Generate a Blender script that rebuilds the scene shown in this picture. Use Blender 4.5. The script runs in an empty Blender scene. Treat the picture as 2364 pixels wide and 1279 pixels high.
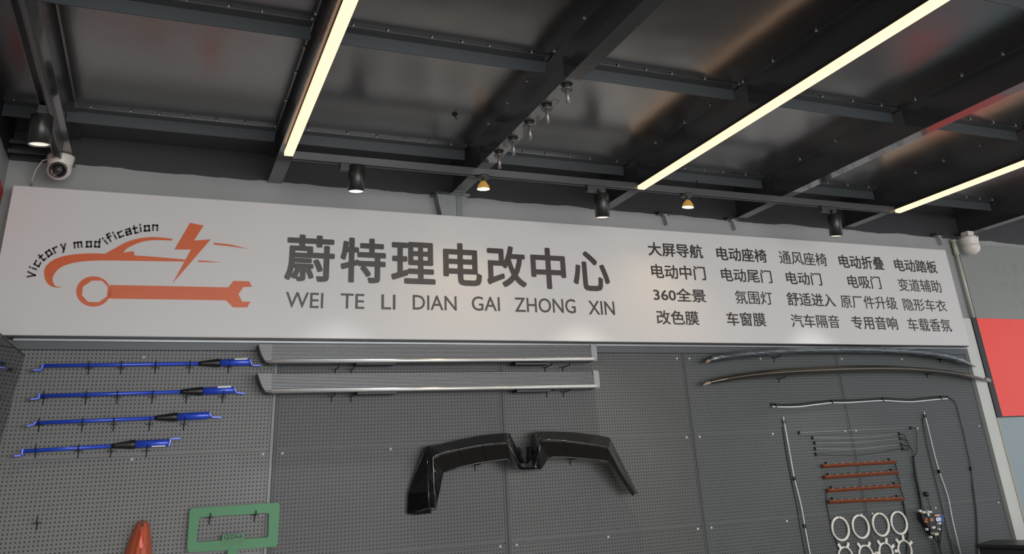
import bpy, math, random
from mathutils import Vector, Matrix
from mathutils.geometry import tessellate_polygon
random.seed(7)
SC = bpy.context.scene
COL = SC.collection

# ------------------------------------------------------------------ camera
# solved from the vanishing points of the sign, the pegboard seams and the steel beams
F, CX, CY = 1884.64, 1182.0, 321.23
R0 = Vector((0.92509, -0.376365, -0.050557))      # camera right
R1 = Vector((0.100553, 0.371155, -0.923111))      # camera down
R2 = Vector((0.366191, 0.848878, 0.381197))       # camera forward
CAM = Vector((0.0, -4.32, 1.55))
cam = bpy.data.cameras.new('camera')
cam.sensor_fit = 'HORIZONTAL'
cam.sensor_width = 36.0
cam.lens = 36.0 * F / 2364
cam.shift_y = (CY - 639.5) / 2364
cam.clip_start = 0.05
camo = bpy.data.objects.new('camera', cam)
COL.objects.link(camo)
m = Matrix((R0, -R1, -R2)).transposed().to_4x4()
m.translation = CAM
camo.matrix_world = m
SC.camera = camo

# ------------------------------------------------------------------ light
SC.view_settings.view_transform = 'Standard'
SC.view_settings.look = 'None'
SC.view_settings.gamma = 1.0
SC.view_settings.use_curve_mapping = False
SC.view_settings.exposure = 0.0
w = bpy.data.worlds.new('world'); SC.world = w; w.use_nodes = True
bg = w.node_tree.nodes['Background']
bg.inputs[0].default_value = (0.93, 0.96, 1.0, 1)
bg.inputs[1].default_value = 1.2                  # overcast daylight through the open shop front

def area(name, loc, target, sx, sy, watts, col):
    l = bpy.data.lights.new(name, 'AREA'); l.shape = 'RECTANGLE'; l.size = sx; l.size_y = sy
    l.energy = watts; l.color = col
    o = bpy.data.objects.new(name, l); COL.objects.link(o); o.location = loc
    o.rotation_euler = (Vector(target) - Vector(loc)).to_track_quat('-Z', 'Y').to_euler()
    return o
area('daylight_shop_front', (3.0, -9.5, 1.7), (2.6, 0, 1.9), 8.0, 2.8, 350, (1.0, 0.98, 0.96))

def spot(name, loc, target, watts, col, deg, blend=0.7, size=0.03):
    l = bpy.data.lights.new(name, 'SPOT'); l.energy = watts; l.color = col
    l.spot_size = math.radians(deg); l.spot_blend = blend; l.shadow_soft_size = size
    o = bpy.data.objects.new(name, l); COL.objects.link(o); o.location = loc
    o.rotation_euler = (Vector(target) - Vector(loc)).to_track_quat('-Z', 'Y').to_euler()

# ------------------------------------------------------------------ helpers
def at(px, py, **k):
    """pixel of the photograph -> point on a real plane x=, y= or z= of the room"""
    d = R0 * ((px - CX) / F) + R1 * ((py - CY) / F) + R2
    if 'y' in k: t = (k['y'] - CAM.y) / d.y
    elif 'z' in k: t = (k['z'] - CAM.z) / d.z
    else: t = (k['x'] - CAM.x) / d.x
    return CAM + d * t

def lin(c):
    c = c / 255.0
    return c / 12.92 if c <= 0.04045 else ((c + 0.055) / 1.055) ** 2.4
def rgb(r, g, b): return (lin(r), lin(g), lin(b), 1.0)

MATS = {}
def mat(name, col, rough=0.5, metal=0.0, spec=0.5, var=0.06, vscale=6.0, bump=0.0, bscale=60.0,
        coat=0.0, emit=None, estr=0.0, trans=0.0, stretch=None, rvar=0.0):
    if name in MATS: return MATS[name]
    M = bpy.data.materials.new(name); M.use_nodes = True
    nt = M.node_tree; N = nt.nodes; L = nt.links
    p = N['Principled BSDF']
    p.inputs['Roughness'].default_value = rough
    p.inputs['Metallic'].default_value = metal
    p.inputs['Specular IOR Level'].default_value = spec
    p.inputs['Coat Weight'].default_value = coat
    p.inputs['Transmission Weight'].default_value = trans
    tc = N.new('ShaderNodeTexCoord'); mp = N.new('ShaderNodeMapping')
    L.new(tc.outputs['Object'], mp.inputs[0])
    if stretch: mp.inputs['Scale'].default_value = stretch
    nz = N.new('ShaderNodeTexNoise'); nz.inputs['Scale'].default_value = vscale
    nz.inputs['Detail'].default_value = 4
    L.new(mp.outputs[0], nz.inputs['Vector'])
    mx = N.new('ShaderNodeMix'); mx.data_type = 'RGBA'
    a = tuple(max(0, c * (1 - var * 2)) for c in col[:3]) + (1,)
    b = tuple(min(1, c * (1 + var * 2)) for c in col[:3]) + (1,)
    mx.inputs[6].default_value = a; mx.inputs[7].default_value = b
    L.new(nz.outputs['Fac'], mx.inputs[0]); L.new(mx.outputs[2], p.inputs['Base Color'])
    if rvar:
        mr = N.new('ShaderNodeMapRange'); mr.inputs[3].default_value = max(0.02, rough - rvar); mr.inputs[4].default_value = rough + rvar
        L.new(nz.outputs['Fac'], mr.inputs[0]); L.new(mr.outputs[0], p.inputs['Roughness'])
    if bump:
        n2 = N.new('ShaderNodeTexNoise'); n2.inputs['Scale'].default_value = bscale
        L.new(mp.outputs[0], n2.inputs['Vector'])
        bp = N.new('ShaderNodeBump'); bp.inputs['Strength'].default_value = bump; bp.inputs['Distance'].default_value = 0.01
        L.new(n2.outputs['Fac'], bp.inputs['Height']); L.new(bp.outputs[0], p.inputs['Normal'])
    if emit:
        p.inputs['Emission Color'].default_value = emit; p.inputs['Emission Strength'].default_value = estr
    MATS[name] = M
    return M

ORG = {}
class MB:
    def __init__(s): s.v = []; s.f = []; s.sm = []
    def add(s, vs, fs, smooth=False):
        b = len(s.v); s.v += [Vector(q) for q in vs]
        s.f += [tuple(b + i for i in f) for f in fs]; s.sm += [smooth] * len(fs); return s
    def box(s, x0, x1, y0, y1, z0, z1):
        vs = [(x, y, z) for z in (z0, z1) for y in (y0, y1) for x in (x0, x1)]
        return s.add(vs, [(0, 2, 3, 1), (4, 5, 7, 6), (0, 1, 5, 4), (2, 6, 7, 3), (0, 4, 6, 2), (1, 3, 7, 5)])
    def obox(s, c, ax, ay, az):
        c, ax, ay, az = map(Vector, (c, ax, ay, az))
        vs = [c + ax * i + ay * j + az * k for k in (-1, 1) for j in (-1, 1) for i in (-1, 1)]
        return s.add(vs, [(0, 2, 3, 1), (4, 5, 7, 6), (0, 1, 5, 4), (2, 6, 7, 3), (0, 4, 6, 2), (1, 3, 7, 5)])
    def prism(s, poly, y0, y1):           # polygon of (x,z), extruded along y
        n = len(poly)
        vs = [(x, y0, z) for x, z in poly] + [(x, y1, z) for x, z in poly]
        tri = tessellate_polygon([[Vector((x, z, 0)) for x, z in poly]])
        fs = [tuple(t) for t in tri] + [tuple(i + n for i in reversed(t)) for t in tri]
        fs += [(i, (i + 1) % n, (i + 1) % n + n, i + n) for i in range(n)]
        return s.add(vs, fs)
    def tube(s, pts, r, n=8, caps=True, smooth=True):
        pts = [Vector(p) for p in pts]; k = len(pts)
        rs = r if isinstance(r, (list, tuple)) else [r] * k
        vs = []; up = None
        for i, p in enumerate(pts):
            t = (pts[min(i + 1, k - 1)] - pts[max(i - 1, 0)])
            if t.length < 1e-9: t = Vector((0, 0, 1))
            t.normalize()
            if up is None: up = t.cross(Vector((0.123, 0.77, 0.61))).normalized()
            u = (up - t * up.dot(t)).normalized(); up = u; v = t.cross(u)
            vs += [p + (u * math.cos(a) + v * math.sin(a)) * rs[i] for a in [2 * math.pi * j / n for j in range(n)]]
        fs = [(i * n + j, i * n + (j + 1) % n, (i + 1) * n + (j + 1) % n, (i + 1) * n + j) for i in range(k - 1) for j in range(n)]
        s.add(vs, fs, smooth)
        if caps:
            b = len(s.v) - len(vs)
            s.f += [tuple(b + j for j in reversed(range(n))), tuple(b + (k - 1) * n + j for j in range(n))]; s.sm += [False, False]
        return s
    def cyl(s, a, b, r, n=20, r2=None):
        return s.tube([a, b], [r, r if r2 is None else r2], n)
    def lathe(s, base, axis, prof, n=28):  # prof: (radius, height along axis)
        base = Vector(base); ax = Vector(axis).normalized()
        u = ax.cross(Vector((0.3, 0.9, 0.2))).normalized(); v = ax.cross(u)
        vs = []
        for r, h in prof:
            vs += [base + ax * h + (u * math.cos(a) + v * math.sin(a)) * r for a in [2 * math.pi * j / n for j in range(n)]]
        fs = [(i * n + j, i * n + (j + 1) % n, (i + 1) * n + (j + 1) % n, (i + 1) * n + j) for i in range(len(prof) - 1) for j in range(n)]
        return s.add(vs, fs, True)
    def build(s, name, m, parent=None, bevel=0.0, solid=0.0, sub=0):
        if parent is None:
            zs = min(q.z for q in s.v)
            cx = sum(q.x for q in s.v) / len(s.v); cy = sum(q.y for q in s.v) / len(s.v)
            org = Vector((cx, cy, zs))
        else: org = ORG[parent.name]
        me = bpy.data.meshes.new(name)
        me.from_pydata([q - org for q in s.v], [], s.f); me.validate()
        if len(me.polygons) == len(s.sm): me.polygons.foreach_set('use_smooth', s.sm)
        me.materials.append(m); me.update()
        o = bpy.data.objects.new(name, me); COL.objects.link(o)
        if parent is None: o.location = org
        else: o.parent = parent
        ORG[o.name] = org
        if solid:
            md = o.modifiers.new('t', 'SOLIDIFY'); md.thickness = solid; md.offset = 0
        if bevel:
            md = o.modifiers.new('b', 'BEVEL'); md.width = bevel; md.segments = 2; md.limit_method = 'ANGLE'
        if sub:
            md = o.modifiers.new('s', 'SUBSURF'); md.levels = sub; md.render_levels = sub
        return o

def empty(name, loc):
    o = bpy.data.objects.new(name, None); o.empty_display_size = 0.05
    COL.objects.link(o); o.location = loc; ORG[o.name] = Vector(loc); return o
def tag(o, label, cat, group=None):
    o['label'] = label; o['category'] = cat
    if group: o['group'] = group
    return o
def struct(o): o['kind'] = 'structure'; return o
def copy_to(o, parent, delta):              # copy of a part that shares its mesh
    c = o.copy(); COL.objects.link(c); c.parent = parent; c.location = Vector(o.location) + Vector(delta); return c
ORD = ['first', 'second', 'third', 'fourth', 'fifth', 'sixth', 'seventh', 'eighth', 'ninth', 'tenth', 'eleventh', 'twelfth']

# ------------------------------------------------------------------ materials
STEEL = mat('charcoal_steel_paint', rgb(50, 50, 51), 0.2, 0.0, 1.0, 0.08, 3, 0.03, 40, coat=0.6)
ANGLE = mat('grey_angle_paint', rgb(66, 71, 74), 0.42, 0.0, 0.5, 0.08, 4, 0.05, 40)
SCREW = mat('zinc_screw', rgb(185, 185, 178), 0.35, 0.8)
BLACK = mat('black_plastic', rgb(26, 26, 27), 0.42, 0, 0.5, 0.05)
BLACKPAINT = mat('black_lamp_paint', rgb(42, 42, 41), 0.3, 0.2, 0.5, 0.05)
GLOSSBLACK = mat('gloss_black_lacquer', rgb(9, 9, 9), 0.06, 0, 0.7, 0.02, coat=0.6)
WIREBLACK = mat('black_wire', rgb(18, 18, 18), 0.45)
ALU = mat('aluminium_profile', rgb(150, 154, 156), 0.33, 0.55)
DARKALU = mat('dark_grey_profile', rgb(74, 78, 82), 0.4, 0.1)
TRACK = mat('black_track', rgb(88, 89, 91), 0.28, 0.3)

# ceiling deck: dark glossy board with slight waves
def deck_material():
    M = bpy.data.materials.new('dark_glossy_deck'); M.use_nodes = True
    N = M.node_tree.nodes; L = M.node_tree.links; p = N['Principled BSDF']
    tc = N.new('ShaderNodeTexCoord')
    n1 = N.new('ShaderNodeTexNoise'); n1.inputs['Scale'].default_value = 1.6; n1.inputs['Detail'].default_value = 2
    n2 = N.new('ShaderNodeTexNoise'); n2.inputs['Scale'].default_value = 2.6; n2.inputs['Detail'].default_value = 6
    L.new(tc.outputs['Object'], n1.inputs['Vector']); L.new(tc.outputs['Object'], n2.inputs['Vector'])
    mx = N.new('ShaderNodeMix'); mx.data_type = 'RGBA'
    mx.inputs[6].default_value = rgb(36, 34, 34); mx.inputs[7].default_value = rgb(46, 43, 42)
    L.new(n2.outputs['Fac'], mx.inputs[0]); L.new(mx.outputs[2], p.inputs['Base Color'])
    mr = N.new('ShaderNodeMapRange'); mr.inputs[3].default_value = 0.18; mr.inputs[4].default_value = 0.30
    L.new(n2.outputs['Fac'], mr.inputs[0]); L.new(mr.outputs[0], p.inputs['Roughness'])
    p.inputs['Specular IOR Level'].default_value = 1.0
    p.inputs['Coat Weight'].default_value = 1.0; p.inputs['Coat Roughness'].default_value = 0.24; p.inputs['Coat IOR'].default_value = 1.7
    wv = N.new('ShaderNodeTexWave'); wv.inputs['Scale'].default_value = 14; wv.bands_direction = 'X'; wv.inputs['Distortion'].default_value = 1.0
    L.new(tc.outputs['Object'], wv.inputs['Vector'])
    b1 = N.new('ShaderNodeBump'); b1.inputs['Strength'].default_value = 0.4; b1.inputs['Distance'].default_value = 0.02
    b2 = N.new('ShaderNodeBump'); b2.inputs['Strength'].default_value = 0.05; b2.inputs['Distance'].default_value = 0.001
    L.new(n1.outputs['Fac'], b1.inputs['Height']); L.new(wv.outputs['Fac'], b2.inputs['Height'])
    L.new(b1.outputs[0], b2.inputs['Normal']); L.new(b2.outputs[0], p.inputs['Normal']); L.new(b1.outputs[0], p.inputs['Coat Normal'])
    return M
DECK = deck_material()

# plaster wall: mid grey below, hand-cut edge of the charcoal ceiling paint above
def wall_material():
    M = bpy.data.materials.new('grey_wall_dark_top'); M.use_nodes = True
    N = M.node_tree.nodes; L = M.node_tree.links; p = N['Principled BSDF']; p.inputs['Roughness'].default_value = 0.55
    g = N.new('ShaderNodeNewGeometry'); sx = N.new('ShaderNodeSeparateXYZ'); L.new(g.outputs['Position'], sx.inputs[0])
    nz = N.new('ShaderNodeTexNoise'); nz.inputs['Scale'].default_value = 3.5; nz.inputs['Detail'].default_value = 5
    L.new(g.outputs['Position'], nz.inputs['Vector'])
    ma = N.new('ShaderNodeMath'); ma.operation = 'MULTIPLY_ADD'; ma.inputs[1].default_value = 0.05
    L.new(nz.outputs['Fac'], ma.inputs[0]); L.new(sx.outputs['Z'], ma.inputs[2])
    slope = N.new('ShaderNodeMath'); slope.operation = 'MULTIPLY_ADD'; slope.inputs[1].default_value = 0.006
    L.new(sx.outputs['X'], slope.inputs[0]); L.new(ma.outputs[0], slope.inputs[2])
    gt = N.new('ShaderNodeMath'); gt.operation = 'GREATER_THAN'; gt.inputs[1].default_value = 3.122
    L.new(slope.outputs[0], gt.inputs[0])
    n3 = N.new('ShaderNodeTexNoise'); n3.inputs['Scale'].default_value = 2; L.new(g.outputs['Position'], n3.inputs['Vector'])
    gm = N.new('ShaderNodeMix'); gm.data_type = 'RGBA'; gm.inputs[6].default_value = rgb(138, 139, 137); gm.inputs[7].default_value = rgb(158, 160, 160)
    L.new(n3.outputs['Fac'], gm.inputs[0])
    mx = N.new('ShaderNodeMix'); mx.data_type = 'RGBA'; mx.inputs[7].default_value = rgb(50, 50, 53)
    L.new(gm.outputs[2], mx.inputs[6]); L.new(gt.outputs[0], mx.inputs[0]); L.new(mx.outputs[2], p.inputs['Base Color'])
    return M
WALL = wall_material()

# pegboard: punched steel sheet, holes on a 17 mm grid; z in metres of the room
PITCH = 0.0172
def peg_material(name, x0, zj, c):
    """holes are masked out near the folded edges of a sheet: x0 = left edge of the column, zj = a sheet joint height"""
    M = bpy.data.materials.new(name); M.use_nodes = True
    N = M.node_tree.nodes; L = M.node_tree.links; p = N['Principled BSDF']
    g = N.new('ShaderNodeNewGeometry'); s = N.new('ShaderNodeSeparateXYZ'); L.new(g.outputs['Position'], s.inputs[0])
    def mth(op, a, b=None, c_=None):
        n = N.new('ShaderNodeMath'); n.operation = op
        for i, q in enumerate((a, b, c_)):
            if q is None: continue
            if isinstance(q, (int, float)): n.inputs[i].default_value = q
            else: L.new(q, n.inputs[i])
        return n.outputs[0]
    def cell(o, off):
        t = mth('MULTIPLY', mth('SUBTRACT', o, off), 1 / PITCH)
        return mth('SUBTRACT', mth('FRACT', mth('ADD', t, 1000.0)), 0.5)
    u = cell(s.outputs['X'], x0 + 0.022); v = cell(s.outputs['Z'], zj + 0.012)
    d = mth('SQRT', mth('ADD', mth('MULTIPLY', u, u), mth('MULTIPLY', v, v)))
    hole = N.new('ShaderNodeMapRange'); hole.interpolation_type = 'SMOOTHSTEP'
    hole.inputs[1].default_value = 0.17; hole.inputs[2].default_value = 0.24; hole.inputs[3].default_value = 1; hole.inputs[4].default_value = 0
    L.new(d, hole.inputs[0])
    xl = mth('SUBTRACT', s.outputs['X'], x0)
    inx = mth('MULTIPLY', mth('GREATER_THAN', xl, 0.022), mth('LESS_THAN', xl, 1.196 - 0.022))
    zc = mth('MULTIPLY', mth('SUBTRACT', s.outputs['Z'], zj), 1 / 0.485)
    zf = mth('FRACT', mth('ADD', zc, 100.0))
    inz = mth('MULTIPLY', mth('GREATER_THAN', zf, 0.022), mth('LESS_THAN', zf, 0.985))
    mask = mth('MULTIPLY', hole.outputs[0], mth('MULTIPLY', inx, inz))
    nz = N.new('ShaderNodeTexNoise'); nz.inputs['Scale'].default_value = 2.2; nz.inputs['Detail'].default_value = 3
    L.new(g.outputs['Position'], nz.inputs['Vector'])
    b = N.new('ShaderNodeMix'); b.data_type = 'RGBA'
    b.inputs[6].default_value = tuple(q * 0.9 for q in c[:3]) + (1,); b.inputs[7].default_value = tuple(q * 1.1 for q in c[:3]) + (1,)
    L.new(nz.outputs['Fac'], b.inputs[0])
    mx = N.new('ShaderNodeMix'); mx.data_type = 'RGBA'; mx.inputs[7].default_value = rgb(14, 14, 15)
    L.new(b.outputs[2], mx.inputs[6]); L.new(mask, mx.inputs[0]); L.new(mx.outputs[2], p.inputs['Base Color'])
    p.inputs['Roughness'].default_value = 0.45; p.inputs['Specular IOR Level'].default_value = 0.45
    inv = mth('SUBTRACT', 1.0, mask)
    n2 = N.new('ShaderNodeTexNoise'); n2.inputs['Scale'].default_value = 1.7; L.new(g.outputs['Position'], n2.inputs['Vector'])
    b0 = N.new('ShaderNodeBump'); b0.inputs['Strength'].default_value = 0.35; b0.inputs['Distance'].default_value = 0.04
    L.new(n2.outputs['Fac'], b0.inputs['Height'])
    bp = N.new('ShaderNodeBump'); bp.inputs['Strength'].default_value = 0.5; bp.inputs['Distance'].default_value = 0.002
    L.new(inv, bp.inputs['Height']); L.new(b0.outputs[0], bp.inputs['Normal']); L.new(bp.outputs[0], p.inputs['Normal'])
    return M

# ------------------------------------------------------------------ room shell
YF, YB = -8.0, 0.02
struct(MB().box(-3.0, 9.5, YF, 0.3, -0.1, 0.0).build('floor', mat('grey_concrete_floor', rgb(150, 148, 144), 0.35, 0, 0.5, 0.08, 3)))
struct(MB().box(-3.0, 9.5, YF, 0.3, 3.25, 3.35).build('ceiling', DECK))
struct(MB().box(-0.8, 9.5, YB, 0.3, 0.0, 3.25).build('wall_back', WALL))
struct(MB().box(-0.95, -0.8, -2.4, YB, 0.0, 3.25).build('wall_left', WALL))
struct(MB().box(-3.0, -0.95, -0.1, 0.3, 0.0, 3.25).build('wall_far_left', WALL))

# ------------------------------------------------------------------ steel beams (I sections running to the wall)
BEAMS = [(-1.59, 'left of the camera, beyond the track beam'), (-0.548, 'carrying the left spotlight track'), (0.455, 'with the leftmost light strip under it'),
         (1.48, 'with five threaded studs hanging under it'), (2.49, 'with the middle light strip under it'),
         (3.515, 'with a bare flange, between the middle and right light strips'), (4.465, 'with the rightmost light strip under it'), (5.60, 'at the far right above the small camera')]
for bx, desc in BEAMS:
    b = empty('steel_beam', (bx, YB, 3.085))
    tag(b, 'charcoal steel ceiling beam ' + desc, 'beam', 'steel beams under the ceiling')
    MB().box(bx - 0.0375, bx + 0.0375, YF, YB, 3.085, 3.093).build('bottom_flange', STEEL, b)
    MB().box(bx - 0.004, bx + 0.004, YF, YB, 3.093, 3.235).build('web', STEEL, b)
    MB().box(bx - 0.045, bx + 0.045, YF, YB, 3.235, 3.2495).build('top_flange', STEEL, b)
    sc = MB(); y = -0.7
    while y > -4.0:
        sc.cyl((bx - 0.048, y, 3.2495), (bx - 0.048, y, 3.243), 0.007, 6); y -= 0.27 + random.uniform(-.05, .05)
    o = sc.build('screws', SCREW, b); o['kind'] = 'stuff'

# threaded studs hanging from the third visible beam
for i, y in enumerate((-0.705, -0.895, -1.10, -1.30, -1.51)):
    s = empty('threaded_stud', (1.482, y, 3.004))
    tag(s, 'threaded steel stud with washer under the beam, %s from the wall' % ORD[i], 'bolt', 'studs hanging under the beam')
    MB().cyl((1.482, y, 3.004), (1.482, y, 3.085), 0.0085, 10).build('rod', mat('stud_steel', rgb(140, 136, 134), 0.35, 0.6), s)
    MB().cyl((1.482, y, 3.068), (1.482, y, 3.075), 0.026, 16).build('washer', mat('washer_steel', rgb(110, 108, 106), 0.4, 0.6), s)
    MB().cyl((1.482, y, 3.075), (1.482, y, 3.085), 0.018, 6).build('nut', MATS['washer_steel'], s)

# angle-iron purlins between the beams
rows = [(-0.38, 'nearest the wall'), (-1.475, 'second row from the wall'), (-2.55, 'third row from the wall')]
for i in range(len(BEAMS) - 1):
    xa, xb = BEAMS[i][0] + 0.008, BEAMS[i + 1][0] - 0.05
    for y, rd in rows:
        if (i == 0) and y < -1: pass
        p_ = empty('angle_purlin', ((xa + xb) / 2, y, 3.19))
        tag(p_, 'grey angle-iron purlin in the %s ceiling bay from the left, %s' % (ORD[i], rd), 'purlin', 'angle-iron purlins between the beams')
        MB().box(xa, xb, y, y + 0.055, 3.240, 3.2495).build('top_leg', STEEL, p_)
        MB().box(xa, xb, y + 0.050, y + 0.056, 3.185, 3.240).build('hanging_leg', ANGLE, p_)
        sc = MB(); x = xa + 0.1
        while x < xb:
            sc.cyl((x, y - 0.004, 3.2495), (x, y - 0.004, 3.243), 0.006, 6); x += random.uniform(.12, .2)
        o = sc.build('screws', SCREW, p_); o['kind'] = 'stuff'

# ------------------------------------------------------------------ linear lights and spotlight tracks
WARM = (1.0, 0.80, 0.50, 1)
DIFF = mat('lit_diffuser', rgb(235, 225, 200), 0.4, emit=(1.0, 0.60, 0.36, 1), estr=1.55, var=0.0)
for (xc, yw, nm) in ((0.457, -0.50, 'leftmost'), (2.452, -0.475, 'middle'), (4.435, -0.47, 'rightmost')):
    s = empty('linear_light', (xc, -4.0, 3.045))
    tag(s, '%s of the three long warm-white light strips under the ceiling beams' % nm, 'light', 'long light strips under the beams')
    MB().box(xc - 0.018, xc + 0.018, YF + .5, yw, 3.066, 3.0845).build('housing', BLACKPAINT, s)
    MB().box(xc - 0.021, xc + 0.021, YF + .5, yw - 0.004, 3.045, 3.066).build('diffuser', DIFF, s)

def track(name, label, ax, a0, a1, c, z0=3.046, z1=3.0845, hw=0.017):
    t = empty(name, ((a0 + a1) / 2, c, z0) if ax == 'x' else (c, (a0 + a1) / 2, z0))
    tag(t, label, 'track')
    b, sl = MB(), MB()
    def bx(m_, u0, u1, za, zb):
        if ax == 'x': m_.box(a0, a1, c + u0, c + u1, za, zb)
        else: m_.box(c + u0, c + u1, a0, a1, za, zb)
    bx(b, -hw, hw, z0 + 0.012, z1); bx(b, -hw, -hw + 0.006, z0, z0 + 0.012); bx(b, hw - 0.006, hw, z0, z0 + 0.012)
    b.build('rail', TRACK, t)
    bx(sl, -hw + 0.006, hw - 0.006, z0 + 0.009, z0 + 0.0119); sl.build('slot', WIREBLACK, t)
    return t
track('spotlight_track', 'long dark spotlight track running along the wall above the sign', 'x', 0.482, 4.41, -0.462)
track('spotlight_track', 'dark spotlight track running towards the wall above the white dome camera', 'y', -6.0, -0.20, -0.566)

GLOWRIM = mat('lamp_glass_lit', rgb(235, 230, 220), 0.3, emit=(1, 0.93, 0.82, 1), estr=0.8, var=0)
GLOWCOOL = mat('lamp_glass_cool', rgb(235, 245, 250), 0.3, emit=(0.80, 0.93, 1.0, 1), estr=1.5, var=0)
GLOWWARM = mat('lamp_glass_warm', rgb(255, 235, 190), 0.3, emit=(1.0, 0.85, 0.48, 1), estr=9.0, var=0)
REFL = mat('reflector', rgb(200, 195, 190), 0.2, 0.8)
def spotlight(x, y, zm, label, glow, watts, col, r=0.041, L=0.135, tilt=(0, 0, -1), adlen=0.05, axis='x', lens='plain'):
    s = empty('track_spotlight', (x, y, zm))
    tag(s, label, 'spotlight', 'cylinder spotlights on the tracks')
    d = Vector(tilt).normalized(); top = Vector((x, y, zm)) - d * L
    ad = MB()
    if axis == 'x': ad.box(x - 0.085, x + 0.03, y - 0.016, y + 0.016, 3.010, 3.046)
    else: ad.box(x - 0.016, x + 0.016, y - 0.09, y + 0.03, 3.010, 3.046)
    ad.build('adapter', mat('adapter_black', rgb(58, 59, 58), 0.4), s, bevel=0.003)
    sx = x - 0.018 if axis == 'x' else x
    MB().box(sx - 0.006, sx + 0.006, y - 0.030, y - 0.016, top.z - 0.02, 3.02).build('bracket_arm', BLACKPAINT, s)
    MB().cyl((x, y - r - 0.006, top.z - 0.015), (x, y - r + 0.006, top.z - 0.015), 0.007, 12).build('pivot_screw', BLACK, s)
    MB().lathe((x, y, zm), -d, [(r * 0.86, 0.004), (r * 0.93, 0), (r, 0.001), (r, L - 0.003), (r * 0.95, L), (0.0, L)], 36).build('cylinder_body', BLACKPAINT, s)
    MB().lathe((x, y, zm), -d, [(0, 0.012), (r * 0.5, 0.012), (r * 0.86, 0.004)], 36).build('lens', glow, s)
    MB().lathe((x, y, zm), -d, [(r * 0.86, 0.0035), (r * 0.95, -0.0015), (r * 1.0, 0.001)], 36).build('front_ring', REFL, s)
    if watts: spot('spot_beam', Vector((x, y, zm)) + d * 0.012, Vector((x, y, zm)) + d, watts * 1.4, col, 66, 1.0, 0.022)
    return s
def down(tx, ty): return (tx, ty, -1)
spotlight(0.800, -0.462, 2.903, 'leftmost cylinder spotlight on the wall track, lit cool white', GLOWCOOL, 34, (0.9, 0.96, 1.0), tilt=(0.0, 0.06, -1))
spotlight(2.190, -0.462, 2.862, 'middle cylinder spotlight on the wall track, its body in front of the grey wall', GLOWRIM, 34, (1.0, 0.95, 0.85), tilt=(0.0, 0.10, -1))
spotlight(3.868, -0.462, 2.853, 'rightmost cylinder spotlight on the wall track, above the text columns', GLOWRIM, 30, (1.0, 0.97, 0.92), tilt=(-0.02, 0.12, -1))
spotlight(-0.566, -0.735, 2.905, 'black cylinder spotlight on the left track near the dome camera', GLOWRIM, 26, (1.0, 0.9, 0.8), r=0.042, L=0.125, tilt=(0.05, 0.1, -1), axis='y')

def small_lamp(x, y, zm, label, tilt):
    s = empty('small_spotlight', (x, y, zm)); tag(s, label, 'spotlight', 'small warm lamps on the wall track')
    d = Vector(tilt).normalized(); r = 0.034
    MB().lathe((x, y, 3.030), (0, 0, 1), [(0, 0), (0.030, 0), (0.036, 0.004), (0.036, 0.016), (0, 0.016)], 28).build('adapter', MATS['adapter_black'], s)
    top = Vector((x, y, zm)) - d * 0.045
    MB().tube([(x, y, 3.032), (x, y, 3.02), top], 0.005, 10).build('stem', BLACK, s)
    MB().lathe((x, y, zm), -d, [(r * 0.98, 0.001), (r, 0.004), (r * 0.9, 0.018), (r * 0.55, 0.036), (0.012, 0.045), (0, 0.045)], 32).build('shade', mat('amber_glass_shade', rgb(150, 110, 50), 0.3, 0.0, emit=(1.0, 0.55, 0.12, 1), estr=0.28), s)
    MB().lathe((x, y, zm), -d, [(0, -0.001), (r * 0.6, -0.001), (r * 0.98, 0.001)], 32).build('lens', GLOWWARM, s)
    spot('warm_beam', Vector((x, y, zm)) + d * 0.008, Vector((x, y, zm)) + d, 7, (1.0, 0.72, 0.34), 130, 0.9, 0.03)
small_lamp(1.482, -0.462, 2.972, 'small warm lamp on the wall track beside the studded beam', (0.0, 0.08, -1))
small_lamp(2.772, -0.462, 2.965, 'small warm lamp on the wall track, second of the two, tilted', (-0.08, 0.12, -1))

for k, (ya, lab) in enumerate(((325, 'upper'), (347, 'lower'))):
    a_ = at(0, ya - 2, y=-0.05); b_ = at(108, ya + 3, y=-0.05)
    pp = MB().tube([(a_.x - .6, -0.05, a_.z), (b_.x, -0.05, a_.z)], 0.012, 12).build('wall_pipe', TRACK)
    tag(pp, '%s of the two thin grey pipes at the far left under the ceiling' % lab, 'pipe', 'thin pipes at the far left')

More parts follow.
